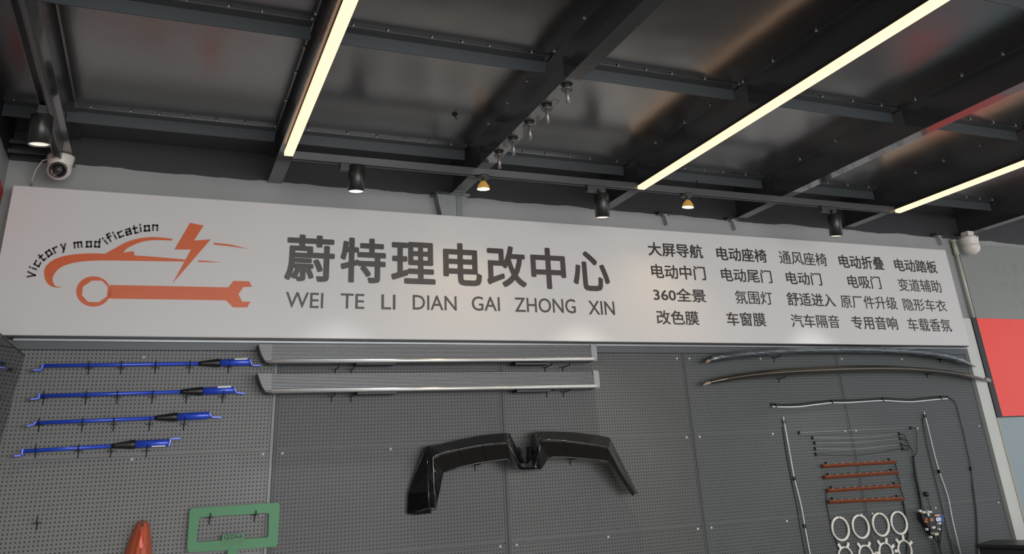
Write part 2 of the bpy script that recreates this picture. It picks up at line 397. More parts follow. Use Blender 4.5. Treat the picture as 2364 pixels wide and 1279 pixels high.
# ------------------------------------------------------------------ dome cameras
WHITEP = mat('white_camera_plastic', rgb(215, 208, 200), 0.35, 0, 0.5, 0.03)
def dome(x, y, z, look, k, label):
    s = empty('dome_camera', (x, y, z - 0.13 * k)); tag(s, label, 'camera', 'dome cameras under the ceiling')
    MB().lathe((x, y, z), (0, 0, -1), [(0, 0), (0.052 * k, 0), (0.060 * k, 0.004 * k), (0.060 * k, 0.014 * k), (0.056 * k, 0.03 * k), (0.053 * k, 0.050 * k), (0.048 * k, 0.062 * k), (0.0, 0.064 * k)], 40).build('mounting_base', WHITEP, s)
    d = Vector(look).normalized(); c = Vector((x, y, z - 0.068 * k))
    R = 0.054 * k
    prof = [(0, -R)] + [(R * math.sin(a), -R * math.cos(a)) for a in [math.radians(t) for t in range(15, 136, 12)]]
    ball = MB().lathe(c, d, prof + [(R * 0.70, R * 0.78)], 40); ball.build('eyeball', WHITEP, s)
    MB().lathe(c, d, [(R * 0.70, R * 0.78), (R * 0.66, R * 0.86), (R * 0.55, R * 0.88), (R * 0.5, R * 0.80), (0, R * 0.80)], 36).build('lens_face', mat('camera_glass', rgb(22, 22, 24), 0.12, 0, 0.6, 0, coat=0.5), s)
    MB().lathe(c, d, [(R * 0.34, R * 0.80), (R * 0.32, R * 0.90), (0.0, R * 0.93)], 24).build('lens', mat('camera_lens', rgb(62, 60, 58), 0.2, 0, 0.5, 0), s)
    MB().cyl((x + 0.005, y - 0.058 * k, z - 0.012 * k), (x + 0.005, y - 0.062 * k, z - 0.012 * k), 0.004 * k, 10).build('screw_hole', BLACK, s)
    return s
cc = at(132, 357, z=3.085)
d1 = dome(-0.560, -0.135, 3.084, (0.05, -0.85, -0.38), 1.0, 'white dome camera under the left beam above the sign corner')
MB().tube([(-0.61, -0.12, 3.07), (-0.64, -0.10, 3.065), (-0.665, -0.07, 3.03), (-0.68, -0.03, 2.99), (-0.685, 0.018, 2.97)], 0.0035, 8).build('cable', WHITEP, d1)
d2 = dome(5.53, -0.10, 3.045, (0.95, -0.35, 0.05), 1.12, 'white dome camera at the far right beside the conduit')
MB().box(5.50, 5.56, -0.13, -0.07, 3.043, 3.0849).build('bracket', WHITEP, d2)

# ------------------------------------------------------------------ the sign
SX0, SX1, SZ0, SZ1, SY = -0.746, 5.281, 2.241, 2.939, -0.08
def sign_material():
    M = mat('white_sign_film', rgb(206, 204, 203), 0.34, 0, 0.5, 0.01, 2, 0.0)
    N = M.node_tree.nodes; L = M.node_tree.links
    tc = N.new('ShaderNodeTexCoord'); n = N.new('ShaderNodeTexNoise'); n.inputs['Scale'].default_value = 2.5
    L.new(tc.outputs['Object'], n.inputs['Vector'])
    b = N.new('ShaderNodeBump'); b.inputs['Strength'].default_value = 0.08; b.inputs['Distance'].default_value = 0.02
    L.new(n.outputs['Fac'], b.inputs['Height']); L.new(b.outputs[0], N['Principled BSDF'].inputs['Normal'])
    return M
SIGNM = sign_material()
sign = empty('shop_sign', ((SX0 + SX1) / 2, 0.0, SZ0))
tag(sign, 'long white shop sign with orange car and wrench logo and black Chinese lettering', 'sign')
MB().box(SX0, SX1, SY, YB - 0.001, SZ0, SZ1).build('sign_box', SIGNM, sign, bevel=0.004)
MB().box(SX0 + 0.01, SX1 - 0.003, SY + 0.012, YB - 0.002, SZ0 - 0.004, SZ0 + 0.004).build('underside', BLACK, sign)
INK = mat('sign_ink', rgb(52, 44, 40), 0.34, 0, 0.5, 0.02)
ORANGE = mat('sign_orange', rgb(205, 92, 42), 0.34, 0, 0.5, 0.02)
YT = SY - 0.0012

def text_mesh(body, bold=0.0, spacing=1.0):
    cu = bpy.data.curves.new('t', 'FONT'); cu.body = body; cu.size = 1.0; cu.offset = bold; cu.space_character = spacing
    cu.resolution_u = 3
    o = bpy.data.objects.new('t', cu); COL.objects.link(o)
    dg = bpy.context.evaluated_depsgraph_get(); dg.update()
    me = bpy.data.meshes.new_from_object(o.evaluated_get(dg))
    vs = [v.co.copy() for v in me.vertices]; fs = [tuple(p.vertices) for p in me.polygons]
    bpy.data.objects.remove(o); bpy.data.curves.remove(cu); bpy.data.meshes.remove(me)
    return vs, fs
def text_fit(body, x0, x1, z0, z1, bold=0.0, mb=None, shear=0.0):
    vs, fs = text_mesh(body)
    ax = min(v.x for v in vs); bx = max(v.x for v in vs); ay = min(v.y for v in vs); by = max(v.y for v in vs)
    mb = mb or MB()
    offs = [(0, 0)] if not bold else [(0, 0)] + [(bold * math.cos(a), bold * math.sin(a)) for a in [math.pi / 4 * (k + .0) for k in range(8)]] + [(bold * i, bold * j) for i in (-.8, .8) for j in (-.8, .8)]
    for k, (du, dv) in enumerate(offs):
        out = []
        for v in vs:
            u = (v.x + du - ax + bold) / (bx - ax + 2 * bold); t = (v.y + dv - ay + bold) / (by - ay + 2 * bold)
            out.append((x0 + (x1 - x0) * u + shear * t, YT - k * 0.00002, z0 + (z1 - z0) * t))
        mb.add(out, fs)
    return mb
def zpx(x, y): p = at(x, y, y=SY); return p
def t_px(body, l, t, r, b, bold, s, ox, oy, name='lettering'):
    """text box measured in a zoomed crop: left, top-at-left, right, bottom-at-right"""
    L_ = zpx(ox + l / s, oy + t / s); R_ = zpx(ox + r / s, oy + b / s)
    # use the whole rectangle in the plane of the sign
    text_fit(body, L_.x, R_.x, R_.z, L_.z, bold).build(name, INK, sign)

# big title, one part per character
big = [('蔚', 105, 392, 420, 688), ('特', 455, 412, 745, 697), ('理', 778, 437, 1058, 703), ('电', 1108, 445, 1352, 714), ('改', 1384, 462, 1633, 724), ('中', 1665, 474, 1885, 735), ('心', 1930, 497, 2160, 747)]
for ch, l, t, r, b in big:
    xm = (l + r) / 2; s, ox, oy = 2.749, 620, 400
    A = zpx(ox + l / s, oy + (t + b) / 2 / s); B = zpx(ox + r / s, oy + (t + b) / 2 / s)
    T = zpx(ox + xm / s, oy + t / s); Q = zpx(ox + xm / s, oy + b / s)
    text_fit(ch, A.x, B.x, Q.z, T.z, 0.024).build('character', INK, sign)
def word(body, l, r, tl, bl, bold, s, ox, oy, br=None, tr=None):
    """left x, right x at mid height; top/bottom at the left end and (optionally) at the right end"""
    A = zpx(ox + l / s, oy + (tl + bl) / 2 / s)
    trr = tr if tr is not None else tl; brr = br if br is not None else bl
    B = zpx(ox + r / s, oy + (trr + brr) / 2 / s)
    z1 = (zpx(ox + l / s, oy + tl / s).z + zpx(ox + r / s, oy + trr / s).z) / 2
    z0 = (zpx(ox + l / s, oy + bl / s).z + zpx(ox + r / s, oy + brr / s).z) / 2
    text_fit(body, A.x, B.x, z0, z1, bold).build('lettering', INK, sign)
for body, l, r, tl, bl, tr, br in (('WEI', 108, 347, 753, 853, 760, 858), ('TE', 457, 608, 763, 858, 766, 862), ('LI', 716, 805, 768, 863, 772, 866),
                                   ('DIAN', 915, 1193, 772, 866, 780, 871), ('GAI', 1289, 1467, 779, 871, 787, 877), ('ZHONG', 1562, 1948, 788, 878, 799, 892), ('XIN', 2030, 2195, 808, 894, 815, 902)):
    word(body, l, r, tl, bl, 0.006, 2.749, 620, 400, br, tr)
svc = [('大屏导航', 142, 465, 303, 385, 320, 402, .018), ('电动座椅', 547, 842, 332, 410, 347, 427, .016), ('通风座椅', 917, 1197, 357, 432, 368, 447, .006), ('电动折叠', 1270, 1533, 378, 455, 394, 470, .016), ('电动踏板', 1598, 1848, 402, 475, 416, 490, .016),
       ('电动中门', 162, 482, 432, 517, 449, 530, .016), ('电动尾门', 575, 873, 457, 535, 470, 548, .013), ('电动门', 958, 1167, 477, 552, 487, 562, .012), ('电吸门', 1322, 1517, 497, 573, 508, 584, .012), ('变道辅助', 1620, 1872, 517, 590, 531, 605, .006),
       ('360全景', 175, 483, 575, 652, 580, 662, .016), ('氛围灯', 657, 877, 590, 668, 597, 676, .006), ('舒适进入', 963, 1247, 600, 680, 610, 687, .014), ('原厂件升级', 1280, 1612, 615, 690, 628, 706, .006), ('隐形车衣', 1650, 1903, 636, 708, 645, 717, .006),
       ('改色膜', 193, 442, 705, 790, 712, 796, .014), ('车窗膜', 607, 837, 716, 798, 722, 803, .014), ('汽车隔音', 988, 1272, 730, 808, 735, 813, .008), ('专用音响', 1345, 1615, 739, 817, 746, 825, .013), ('车载香氛', 1677, 1932, 751, 828, 760, 836, .008)]
for body, l, r, tl, bl, tr, br, bold in svc:
    word(body, l, r, tl, bl, bold, 2.558, 1440, 440, br, tr)

# logo, measured on the sign
def L4(pts, s=3.197, ox=0, oy=400):
    return [(q.x, q.z) for q in (zpx(ox + x / s, oy + y / s) for x, y in pts)]
def flat(name, poly, m_, holes=()):
    loops = [[Vector((x, z, 0)) for x, z in poly]] + [[Vector((x, z, 0)) for x, z in h] for h in holes]
    allp = [q for lp in loops for q in lp]
    tri = tessellate_polygon(loops)
    return MB().add([(q.x, YT, q.y) for q in allp], [tuple(t) for t in tri]).build(name, m_, sign)
def smooth_line(pts, n=5):                     # Catmull-Rom
    out = []
    P = [pts[0]] + list(pts) + [pts[-1]]
    for i in range(1, len(P) - 2):
        for k in range(n):
            t = k / n; a, b, c, d = P[i - 1], P[i], P[i + 1], P[i + 2]
            out.append(tuple(0.5 * (2 * b[j] + (c[j] - a[j]) * t + (2 * a[j] - 5 * b[j] + 4 * c[j] - d[j]) * t * t + (3 * b[j] - a[j] - 3 * c[j] + d[j]) * t ** 3) for j in range(len(b))))
    out.append(tuple(pts[-1])); return out
o1 = smooth_line([(462, 843), (420, 843), (380, 835), (348, 808), (330, 770), (328, 712), (352, 672), (400, 637), (470, 612), (560, 598), (670, 592), (775, 594)])
o2 = smooth_line([(775, 594), (850, 553), (930, 510), (1020, 482), (1100, 472), (1165, 472), (1277, 485)])
o3 = [(1270, 497)] + smooth_line([(1180, 494), (1100, 497), (1030, 512), (965, 540), (930, 562), (910, 587)])
o4 = [(950, 580), (978, 576), (990, 580), (992, 607), (1080, 612), (1200, 622), (1368, 637), (1360, 652)]
o5 = smooth_line([(1200, 650), (950, 646), (800, 644), (680, 646), (580, 655), (500, 673), (450, 695), (412, 728), (390, 770), (392, 805), (412, 832), (462, 843)])[:-1]
flat('car_outline', L4(o1 + o2[1:] + o3 + o4 + o5), ORANGE)
flat('lightning_bolt', L4([(1403, 366), (1503, 386), (1432, 497), (1556, 488), (1272, 815), (1410, 563), (1287, 563)]), ORANGE)
flat('speed_line', L4([(1580, 513), (1700, 526), (1842, 561), (1700, 540), (1573, 526)]), ORANGE)
flat('speed_line', L4([(1466, 643), (1540, 648), (1638, 659), (1460, 655)]), ORANGE)
ring = [(690 + 127 * math.cos(a), 873 + 112 * math.sin(a)) for a in [2 * math.pi * i / 40 for i in range(40)]]
flat('wrench_ring', L4(ring), ORANGE, holes=[L4([(677, 793), (612, 838), (605, 900), (650, 950), (730, 952), (788, 910), (797, 838), (753, 793)])])
flat('wrench_handle', L4([(812, 825), (1200, 832), (1685, 843), (1722, 795), (1838, 797), (1860, 838), (1797, 840), (1760, 893), (1787, 948), (1848, 948), (1825, 990), (1720, 990), (1668, 938), (1200, 931), (803, 925), (815, 873)]), ORANGE)

# arched lettering in a square stroke face: strokes on a unit grid (x right, y up)
G = {'V': [[(0, 1.35), (.45, 0), (.9, 1.35)]], 'i': [[(0, 0), (0, .70)], [(0, 1.19), (0, 1.25)]], 'c': [[(.75, .9), (0, .9), (0, 0), (.75, 0)]],
     't': [[(.25, 1.3), (.25, 0), (.75, 0)], [(0, .88), (.7, .88)]], 'o': [[(0, 0), (0, .9), (.8, .9), (.8, 0), (-.1, 0)]], 'r': [[(0, 0), (0, .9), (.7, .9)]],
     'y': [[(0, .9), (.4, 0)], [(.8, .9), (.2, -.55)]], 'm': [[(0, 0), (0, .9), (1.3, .9), (1.3, 0)], [(.65, .9), (.65, 0)]], 'd': [[(.8, 1.4), (.8, 0), (0, 0), (0, .9), (.8, .9)]],
     'f': [[(.25, 0), (.25, 1.35), (.75, 1.35)], [(0, .8), (.7, .8)]], 'a': [[(.05, .95), (.8, .95), (.8, 0), (0, 0), (0, .5), (.8, .5)]], 'n': [[(0, 0), (0, .9), (.8, .9), (.8, 0)]]}
# letter, centre px in the crop (scale 6.953, origin 50,500), clockwise-up rotation in degrees
arc = [('V', 158, 935, 82), ('i', 182, 830, 70), ('c', 255, 755, 62), ('t', 325, 655, 42), ('o', 435, 592, 36), ('r', 550, 535, 25), ('y', 675, 508, 8),
       ('m', 905, 455, 6), ('o', 1077, 445, 2), ('d', 1215, 425, -4), ('i', 1338, 392, 42), ('f', 1408, 338, 30), ('i', 1492, 305, 30), ('c', 1590, 285, 24), ('a', 1712, 245, 18), ('t', 1825, 208, 12), ('i', 1908, 185, 8), ('o', 2008, 190, 5), ('n', 2143, 180, -1)]
SK = 87 / 6.953
for ch, cx, cy, ang in arc:
    mb = MB(); st = G[ch]
    xs = [p[0] for q in st for p in q]; ys = [p[1] for q in st for p in q]
    mx_, my_ = (min(xs) + max(xs)) / 2, (min(ys) + max(ys)) / 2
    ca, sa = math.cos(math.radians(ang)), math.sin(math.radians(ang))
    def tr(p):
        u, v = (p[0] - mx_) * SK, (p[1] - my_) * SK
        X = 50 + cx / 6.953 + u * ca - v * sa; Y = 500 + cy / 6.953 - (u * sa + v * ca)
        q = zpx(X, Y); return Vector((q.x, YT, q.z))
    for line in st:
        for a, b in zip(line[:-1], line[1:]):
            d = Vector((b[0] - a[0], b[1] - a[1])).normalized(); h = 0.165; n_ = Vector((-d.y, d.x)) * h; e = d * h
            A, B = Vector(a), Vector(b)
            c4 = [A - e + n_, A - e - n_, B + e - n_, B + e + n_]
            mb.add([tr(p) for p in c4], [(0, 1, 2, 3)])
    mb.build('arched_letter', INK, sign)

# metal rail under the sign
rail = empty('trim_rail', (2.3, 0, 2.2)); rail.name = 'trim_1'; ORG['trim_1'] = Vector((2.3, 0, 2.2)); rail['kind'] = 'structure'
MB().box(-0.64, 5.30, -0.014, YB - .001, 2.190, 2.2405).build('rail_body', DARKALU, rail)
MB().box(-0.64, 5.30, -0.030, -0.014, 2.226, 2.236).build('rail_lip', ALU, rail)
struct(rail)

# ------------------------------------------------------------------ pegboard wall
PX0, PW = -0.672, 1.196
ZJ = 1.7205
ZT = 2.189
peg = empty('pegboard_wall', (PX0 + 2.5 * PW, 0, 0.75)); tag(peg, 'dark grey perforated metal pegboard wall below the sign', 'pegboard')
pegmats = [peg_material('peg_sheet_%s' % n_, PX0 + i * PW, ZJ, c) for i, (n_, c) in enumerate(
    [('pale', rgb(108, 109, 108)), ('dark', rgb(74, 74, 76)), ('mid', rgb(80, 81, 80)), ('cool', rgb(79, 82, 82)), ('right', rgb(78, 83, 82))])]
EDGE = mat('peg_edge_paint', rgb(66, 69, 71), 0.5, 0, 0.5, 0.03)
EDGEP = mat('peg_edge_pale', rgb(118, 121, 123), 0.4, 0, 0.5, 0.03)
scr0 = None
for i in range(5):
    xa = PX0 + i * PW; xb = xa + PW
    zz = [(ZJ + 0.0015, ZT), (ZJ - 0.485 + 0.0015, ZJ - 0.0015), (ZJ - 0.97 + 0.0015, ZJ - 0.485 - 0.0015)]
    for z0, z1 in zz:
        MB().box(xa + 0.0165, xb - 0.0165, 0.0, 0.010, z0, z1).build('sheet', pegmats[i], peg)
    e = EDGEP if i == 0 else EDGE
    lw = 0.0135
    MB().box(xa + 0.0015, xa + 0.0015 + lw, -0.001, 0.012, ZJ - 0.97, ZT).build('folded_edge', EDGE, peg)
    rw = 0.0135
    MB().box(xb - 0.0015 - rw, xb - 0.0015, -0.001 if i else -0.005, 0.012, ZJ - 0.97, ZT).build('folded_edge', e, peg)
    for z in (ZJ - 0.012, ZJ - 0.497, ZT - 0.03):
        for x in (xa + 0.045, (xa + xb) / 2 - .02, xb - 0.045):
            if random.random() < 0.2 and z > 2: continue
            if scr0 is None:
                sr = (x, z); scr0 = MB().lathe((x, 0.0, z), (0, -1, 0), [(0.0065, 0), (0.006, 0.003), (0, 0.0045)], 10).build('screw', mat('white_screw', rgb(215, 214, 205), 0.4), peg)
            else: copy_to(scr0, peg, (x - sr[0], 0, z - sr[1]))
# lower part of the wall, out of view
struct(MB().box(PX0, PX0 + 5 * PW, 0.004, YB - .0005, 0.0, ZJ - 0.975).build('baseboard_back', DARKALU))

# white column right of the pegboard
gh = empty('ceiling_hook', at(1050, 268, z=3.235)); tag(gh, 'small dark hook screwed into the ceiling left of the studded beam', 'hook')
q = at(1050, 268, z=3.24)
MB().cyl((q.x, q.y, 3.2495), (q.x, q.y, 3.244), 0.014, 14).build('base_plate', BLACK, gh)
MB().tube([(q.x, q.y, 3.245), (q.x, q.y, 3.232), (q.x + .008, q.y, 3.226), (q.x + .014, q.y, 3.231)], .003, 6).build('hook_wire', WIREBLACK, gh)
struct(MB().box(5.327, 5.437, -0.012, YB - .0005, 0.0, 2.45).build('trim_2', mat('white_column_paint', rgb(196, 198, 192), 0.4, var=0.02)))

# ------------------------------------------------------------------ right-hand glazing with red band
win = empty('window_1', (6.4, 0, 0.9)); win['kind'] = 'structure'
MB().box(5.505, 8.6, -0.010, 0.012, 2.452, 3.02).build('upper_pane', mat('smoky_film_glass', rgb(128, 130, 126), 0.25, 0, 0.5, 0.05, 1.2), win)
MB().box(5.445, 8.6, -0.010, 0.012, 0.0, 1.757).build('lower_pane', mat('pale_frosted_glass', rgb(140, 156, 160), 0.22, 0, 0.5, 0.10, 1.6), win)
MB().box(5.440, 5.492, -0.020, 0.014, 1.757, 2.452).build('black_frame', BLACK, win)
MB().box(5.492, 8.6, -0.014, 0.012, 1.757, 1.765).build('bottom_frame', BLACK, win)
MB().box(5.437, 5.447, -0.018, 0.014, 0.0, 1.757).build('edge_frame', mat('beige_edge', rgb(170, 168, 152), 0.4), win)
rb = MB().box(5.492, 8.6, -0.016, 0.012, 1.765, 2.452).build('red_panel', mat('red_film', rgb(250, 72, 60), 0.3, 0, 0.5, 0.02), win)
# reflected rows of lettering, painted on the glass as faint strokes (unreadable in the photograph)
ghost = mat('faint_green_reflection', rgb(123, 126, 121), 0.25, var=0.02); ghostr = mat('faint_red_reflection', rgb(249, 72, 60), 0.3, var=0.02)
random.seed(3)
for r_, (x0_, z0_, z1_, gm_) in enumerate([(5.80, 2.79, 2.89, ghost), (5.86, 2.65, 2.74, ghost), (5.90, 2.52, 2.60, ghost), (5.80, 2.30, 2.41, ghostr)]):
    mb = MB(); x = x0_; lay = -0.0162 if gm_ is ghostr else -0.0102; j = 0
    def quad(xa, xb, za, zb):
        global lay
        lay -= 0.00002
        mb.add([(xa, lay, za), (xb, lay, za), (xb, lay, zb), (xa, lay, zb)], [(0, 1, 2, 3)])
    for k in range(6):
        for q in range(4):
            a = z0_ + (z1_ - z0_) * (q + random.uniform(.1, .6)) / 4; quad(x + random.uniform(0, .02), x + random.uniform(.06, .085), a, a + .007)
        for q in range(2):
            a = x + random.uniform(0.01, .07); quad(a, a + .008, z0_ + random.uniform(0, .03), z1_)
        x += .115
    o = mb.build('reflected_lettering', gm_, win); o['kind'] = 'stuff'
pipe = empty('conduit_pipe', (5.462, -0.01, 2.46)); tag(pipe, 'pale conduit pipe running down beside the right end of the sign', 'pipe')
MB().cyl((5.475, -0.012, 2.455), (5.475, -0.012, 3.04), 0.012, 14).build('tube', mat('pale_pvc', rgb(178, 182, 165), 0.3), pipe)
MB().cyl((5.475, -0.012, 2.93), (5.475, -0.012, 3.04), 0.018, 14).build('coupling', MATS['pale_pvc'], pipe)
MB().cyl((5.475, -0.012, 3.03), (5.475, -0.012, 3.045), 0.023, 14).build('collar', MATS['pale_pvc'], pipe)

# bracket box at the wall under the studded beam, and three small angle brackets
br = empty('beam_end_bracket', (1.45, 0, 2.94)); tag(br, 'grey tapered steel end plate under the studded beam on the grey wall', 'bracket')
MB().prism([(1.352, 3.075), (1.535, 3.075), (1.515, 2.93), (1.385, 2.93)], -0.05, YB - .001).build('tapered_box', mat('bare_grey_plate', rgb(132, 136, 134), 0.5, 0, 0.5, 0.12, 14), br)
MB().box(1.335, 1.55, -0.062, YB - .001, 3.072, 3.084).build('top_plate', STEEL, br)
MB().box(1.47, 1.505, -0.054, -0.050, 2.93, 3.072).build('side_flange', mat('bare_grey_plate2', rgb(112, 116, 114), 0.5), br)
for x, lab in ((2.905, 'small steel angle tab on the wall between the middle spotlight and second beam'), (3.44, 'small steel angle tab at the wall end of the bare beam'), (5.33, 'small steel angle tab above the right end of the sign')):
    b = empty('angle_tab', (x, 0, 3.0)); tag(b, lab, 'bracket', 'small angle tabs on the wall')
    MB().box(x - 0.045, x + 0.045, -0.03, YB - .001, 3.068, 3.084).build('top_plate', STEEL, b)
    MB().box(x - 0.012, x + 0.014, -0.02, YB - .001, 3.06, 3.068).build('angle_leg', mat('pale_tab', rgb(160, 162, 160), 0.5), b)
    MB().prism([(x, 3.06), (x + 0.016, 3.06), (x + 0.012, 3.0)], -0.02, YB - .001).build('pointed_leg', MATS['pale_tab'], b)
q0 = Vector((3.0, -0.40, 3.085))
wire = MB().tube([(2.945, -0.35, 3.19), (2.945, -0.35, 3.10), (2.948, -0.352, 3.03), (2.955, -0.35, 3.015), (2.948, -0.35, 3.012)], 0.003, 6).build('hanging_wire', WIREBLACK)
tag(wire, 'thin black wire hanging from the ceiling beside the second small lamp', 'wire')

# ------------------------------------------------------------------ red pennant on the left wall, dark mirror panel, black cabinet
pn = MB().add([(-0.797, -0.45, 3.02), (-0.797, -0.085, 2.945), (-0.797, 0.0, 2.925), (-0.797, -0.03, 2.86), (-0.797, -0.12, 2.70), (-0.797, -0.45, 2.40)], [(0, 1, 2, 3, 4, 5)]).build('red_banner', mat('red_banner_cloth', rgb(190, 52, 30), 0.6), solid=0.004)
tag(pn, 'red banner edge on the left wall beside the sign', 'banner')
def mirror_material():
    M = mat('dark_mirror_glass', rgb(70, 72, 76), 0.05, 0.9, 0.5, 0.02); return M
mp_ = empty('mirror_panel', (-0.6, -0.5, 1.3)); tag(mp_, 'dark mirrored panel leaning at the left end of the pegboard', 'mirror')
A = at(55, 822, y=-0.004); Bb = at(3, 1012, x=-0.622)
An = Vector((A.x - 0.03, -1.1, A.z)); Bn = Vector((Bb.x - 0.03, -1.2, Bb.z)); Cf = A + (Bb - A) * 2.2; Cn = An + (Bn - An) * 2.2
MB().add([A, An, Cn, Cf], [(0, 1, 2, 3)]).build('mirror_sheet', mirror_material(), mp_, solid=0.006)
MB().tube([A, An], 0.005, 6).build('top_edge', BLACK, mp_)
cab = empty('black_cabinet', (5.0, -0.5, 0)); tag(cab, 'black cabinet top in the bottom right corner in front of the pegboard', 'cabinet')
ca, cb = at(2250, 1257, z=1.05), at(2420, 1259.5, z=1.05)
cu_ = (cb - ca).normalized(); cv_ = Vector((-cu_.y, cu_.x, 0)); clen = 0.9
cm = ca + cu_ * clen / 2 + cv_ * 0.16
MB().obox((cm.x, cm.y, 0.515), cu_ * (clen / 2 - .012), cv_ * 0.148, (0, 0, 0.515)).build('carcass', BLACK, cab, bevel=0.008)
MB().obox((cm.x, cm.y, 1.04), cu_ * clen / 2, cv_ * 0.16, (0, 0, 0.010)).build('top_board', mat('black_top', rgb(22, 22, 23), 0.35), cab, bevel=0.004)

# ------------------------------------------------------------------ peg hooks
def hook(px, py, label, grp='black peg hooks on the pegboard', up=0.027, out=0.045, down_=0.028):
    p = at(px, py, y=-0.004)
    h = empty('peg_hook', (p.x, -0.002, p.z - down_)); tag(h, label, 'hook', grp)
    MB().box(p.x - 0.018, p.x + 0.018, -0.006, -0.0002, p.z - 0.003, p.z + 0.003).build('back_plate', WIREBLACK, h)
    MB().tube([(p.x, -0.004, p.z), (p.x, -0.004, p.z - down_)], 0.0022, 6).build('tail_wire', WIREBLACK, h)
    MB().tube([(p.x, -0.004, p.z), (p.x, -out + 0.012, p.z), (p.x, -out + 0.003, p.z + 0.004), (p.x, -out, p.z + 0.014), (p.x, -out, p.z + up)], 0.0024, 6).build('hook_wire', WIREBLACK, h)
    return h

# ------------------------------------------------------------------ blue gas struts
BLUE = mat('blue_anodised', rgb(46, 82, 214), 0.25, 0.1, 0.8, 0.05, 8)
RUB = mat('black_rubber_boot', rgb(30, 29, 28), 0.38, 0, 0.5, 0.1, 30)
PAPER = mat('white_sticker', rgb(220, 218, 215), 0.5)
Z1 = 2.4636
def P1(x, y, yy=-0.03): return at(x / Z1, 760 + y / Z1, y=yy)
struts = [
    ('topmost', (245, 208), (1135, 195), (1248, 192), (1418, 187), [(245, 202), (236, 232), (176, 235)], [(1422, 175), (1432, 206), (1480, 208)], (1336, 1408, 171), [505, 690, 885, 1078, 1300], 222),
    ('second', (228, 380), (1030, 356), (1150, 352), (1328, 346), [(226, 368), (220, 396), (160, 401)], [(1330, 336), (1345, 362), (1388, 366)], (1238, 1315, 329), [250, 490, 668, 868, 1060, 1268], 392),
    ('third', (205, 533), (885, 505), (1005, 499), (1190, 490), [(205, 528), (190, 545), (138, 553)], [(1193, 480), (1203, 500), (1255, 502)], None, [224, 470, 648, 852, 1046], 546),
    ('lowest', (132, 694), (640, 664), (765, 655), (958, 646), [(130, 684), (125, 718), (66, 723)], [(962, 662), (972, 623), (1022, 622)], (862, 942, 664), [206, 448, 632, 835], 694)]
for si, (nm, a, b, c, d, lb, rbk, lab_, hk, hy) in enumerate(struts):
    A, B, C, D_ = [P1(*q) for q in (a, b, c, d)]
    s = empty('gas_strut', (A + D_) / 2 - Vector((0, 0, 0.02)))
    tag(s, '%s of the four blue gas struts with black rubber boots on the pegboard' % nm, 'strut', 'blue gas struts on the pegboard')
    MB().tube([A, B], 0.0080, 16).build('thin_rod', BLUE, s)
    k = (C - B)
    MB().tube([B - k * 0.05, B + k * .12, B + k * 0.45, B + k * 0.8, C, C + k * 0.04], [0.0085, 0.0115, 0.0145, 0.0185, 0.0195, 0.017], 20).build('rubber_boot', RUB, s)
    MB().tube([C, D_ - (D_ - C) * .03, D_], [0.0165, 0.0165, 0.0145], 24).build('cylinder', BLUE, s)
    def zb(pts):
        q = [P1(*p_) for p_ in pts]; mb = MB()
        for u, v in zip(q[:-1], q[1:]):
            dd = (v - u); n_ = Vector((-dd.z, 0, dd.x)).normalized() * 0.004
            mb.obox((u + v) / 2, dd / 2 + dd.normalized() * 0.003, (0, 0.010, 0), n_)
        return mb
    o = zb(lb); o.build('end_bracket', BLUE, s, bevel=0.001)
    o = zb(rbk); o.build('end_bracket', BLUE, s, bevel=0.001)
    e = P1(*lb[-1]); MB().cyl(e + Vector((0.004, -0.012, 0)), e + Vector((0.004, 0.012, 0)), 0.007, 12).build('end_stud', BLACK, s)
    if lab_:
        u, v = P1(lab_[0], lab_[2], -0.0455), P1(lab_[1], lab_[2] - 3, -0.0455)
        MB().obox((u + v) / 2 + Vector((0, 0.004, 0)), (v - u) / 2, (0, 0.0012, 0), (0, 0, 0.0045)).build('sticker', PAPER, s)
    for i, hx in enumerate(hk):
        hook(hx / Z1, 760 + (hy + {0: -4, 1: -4, 2: -4, 3: -2}[si] * (i / 2.5)) / Z1, 'black peg hook holding the %s blue strut, %s from the left' % (nm, ORD[i]))
hook(213 / Z1, 760 + 1102 / Z1, 'lone empty black peg hook low on the left pegboard')

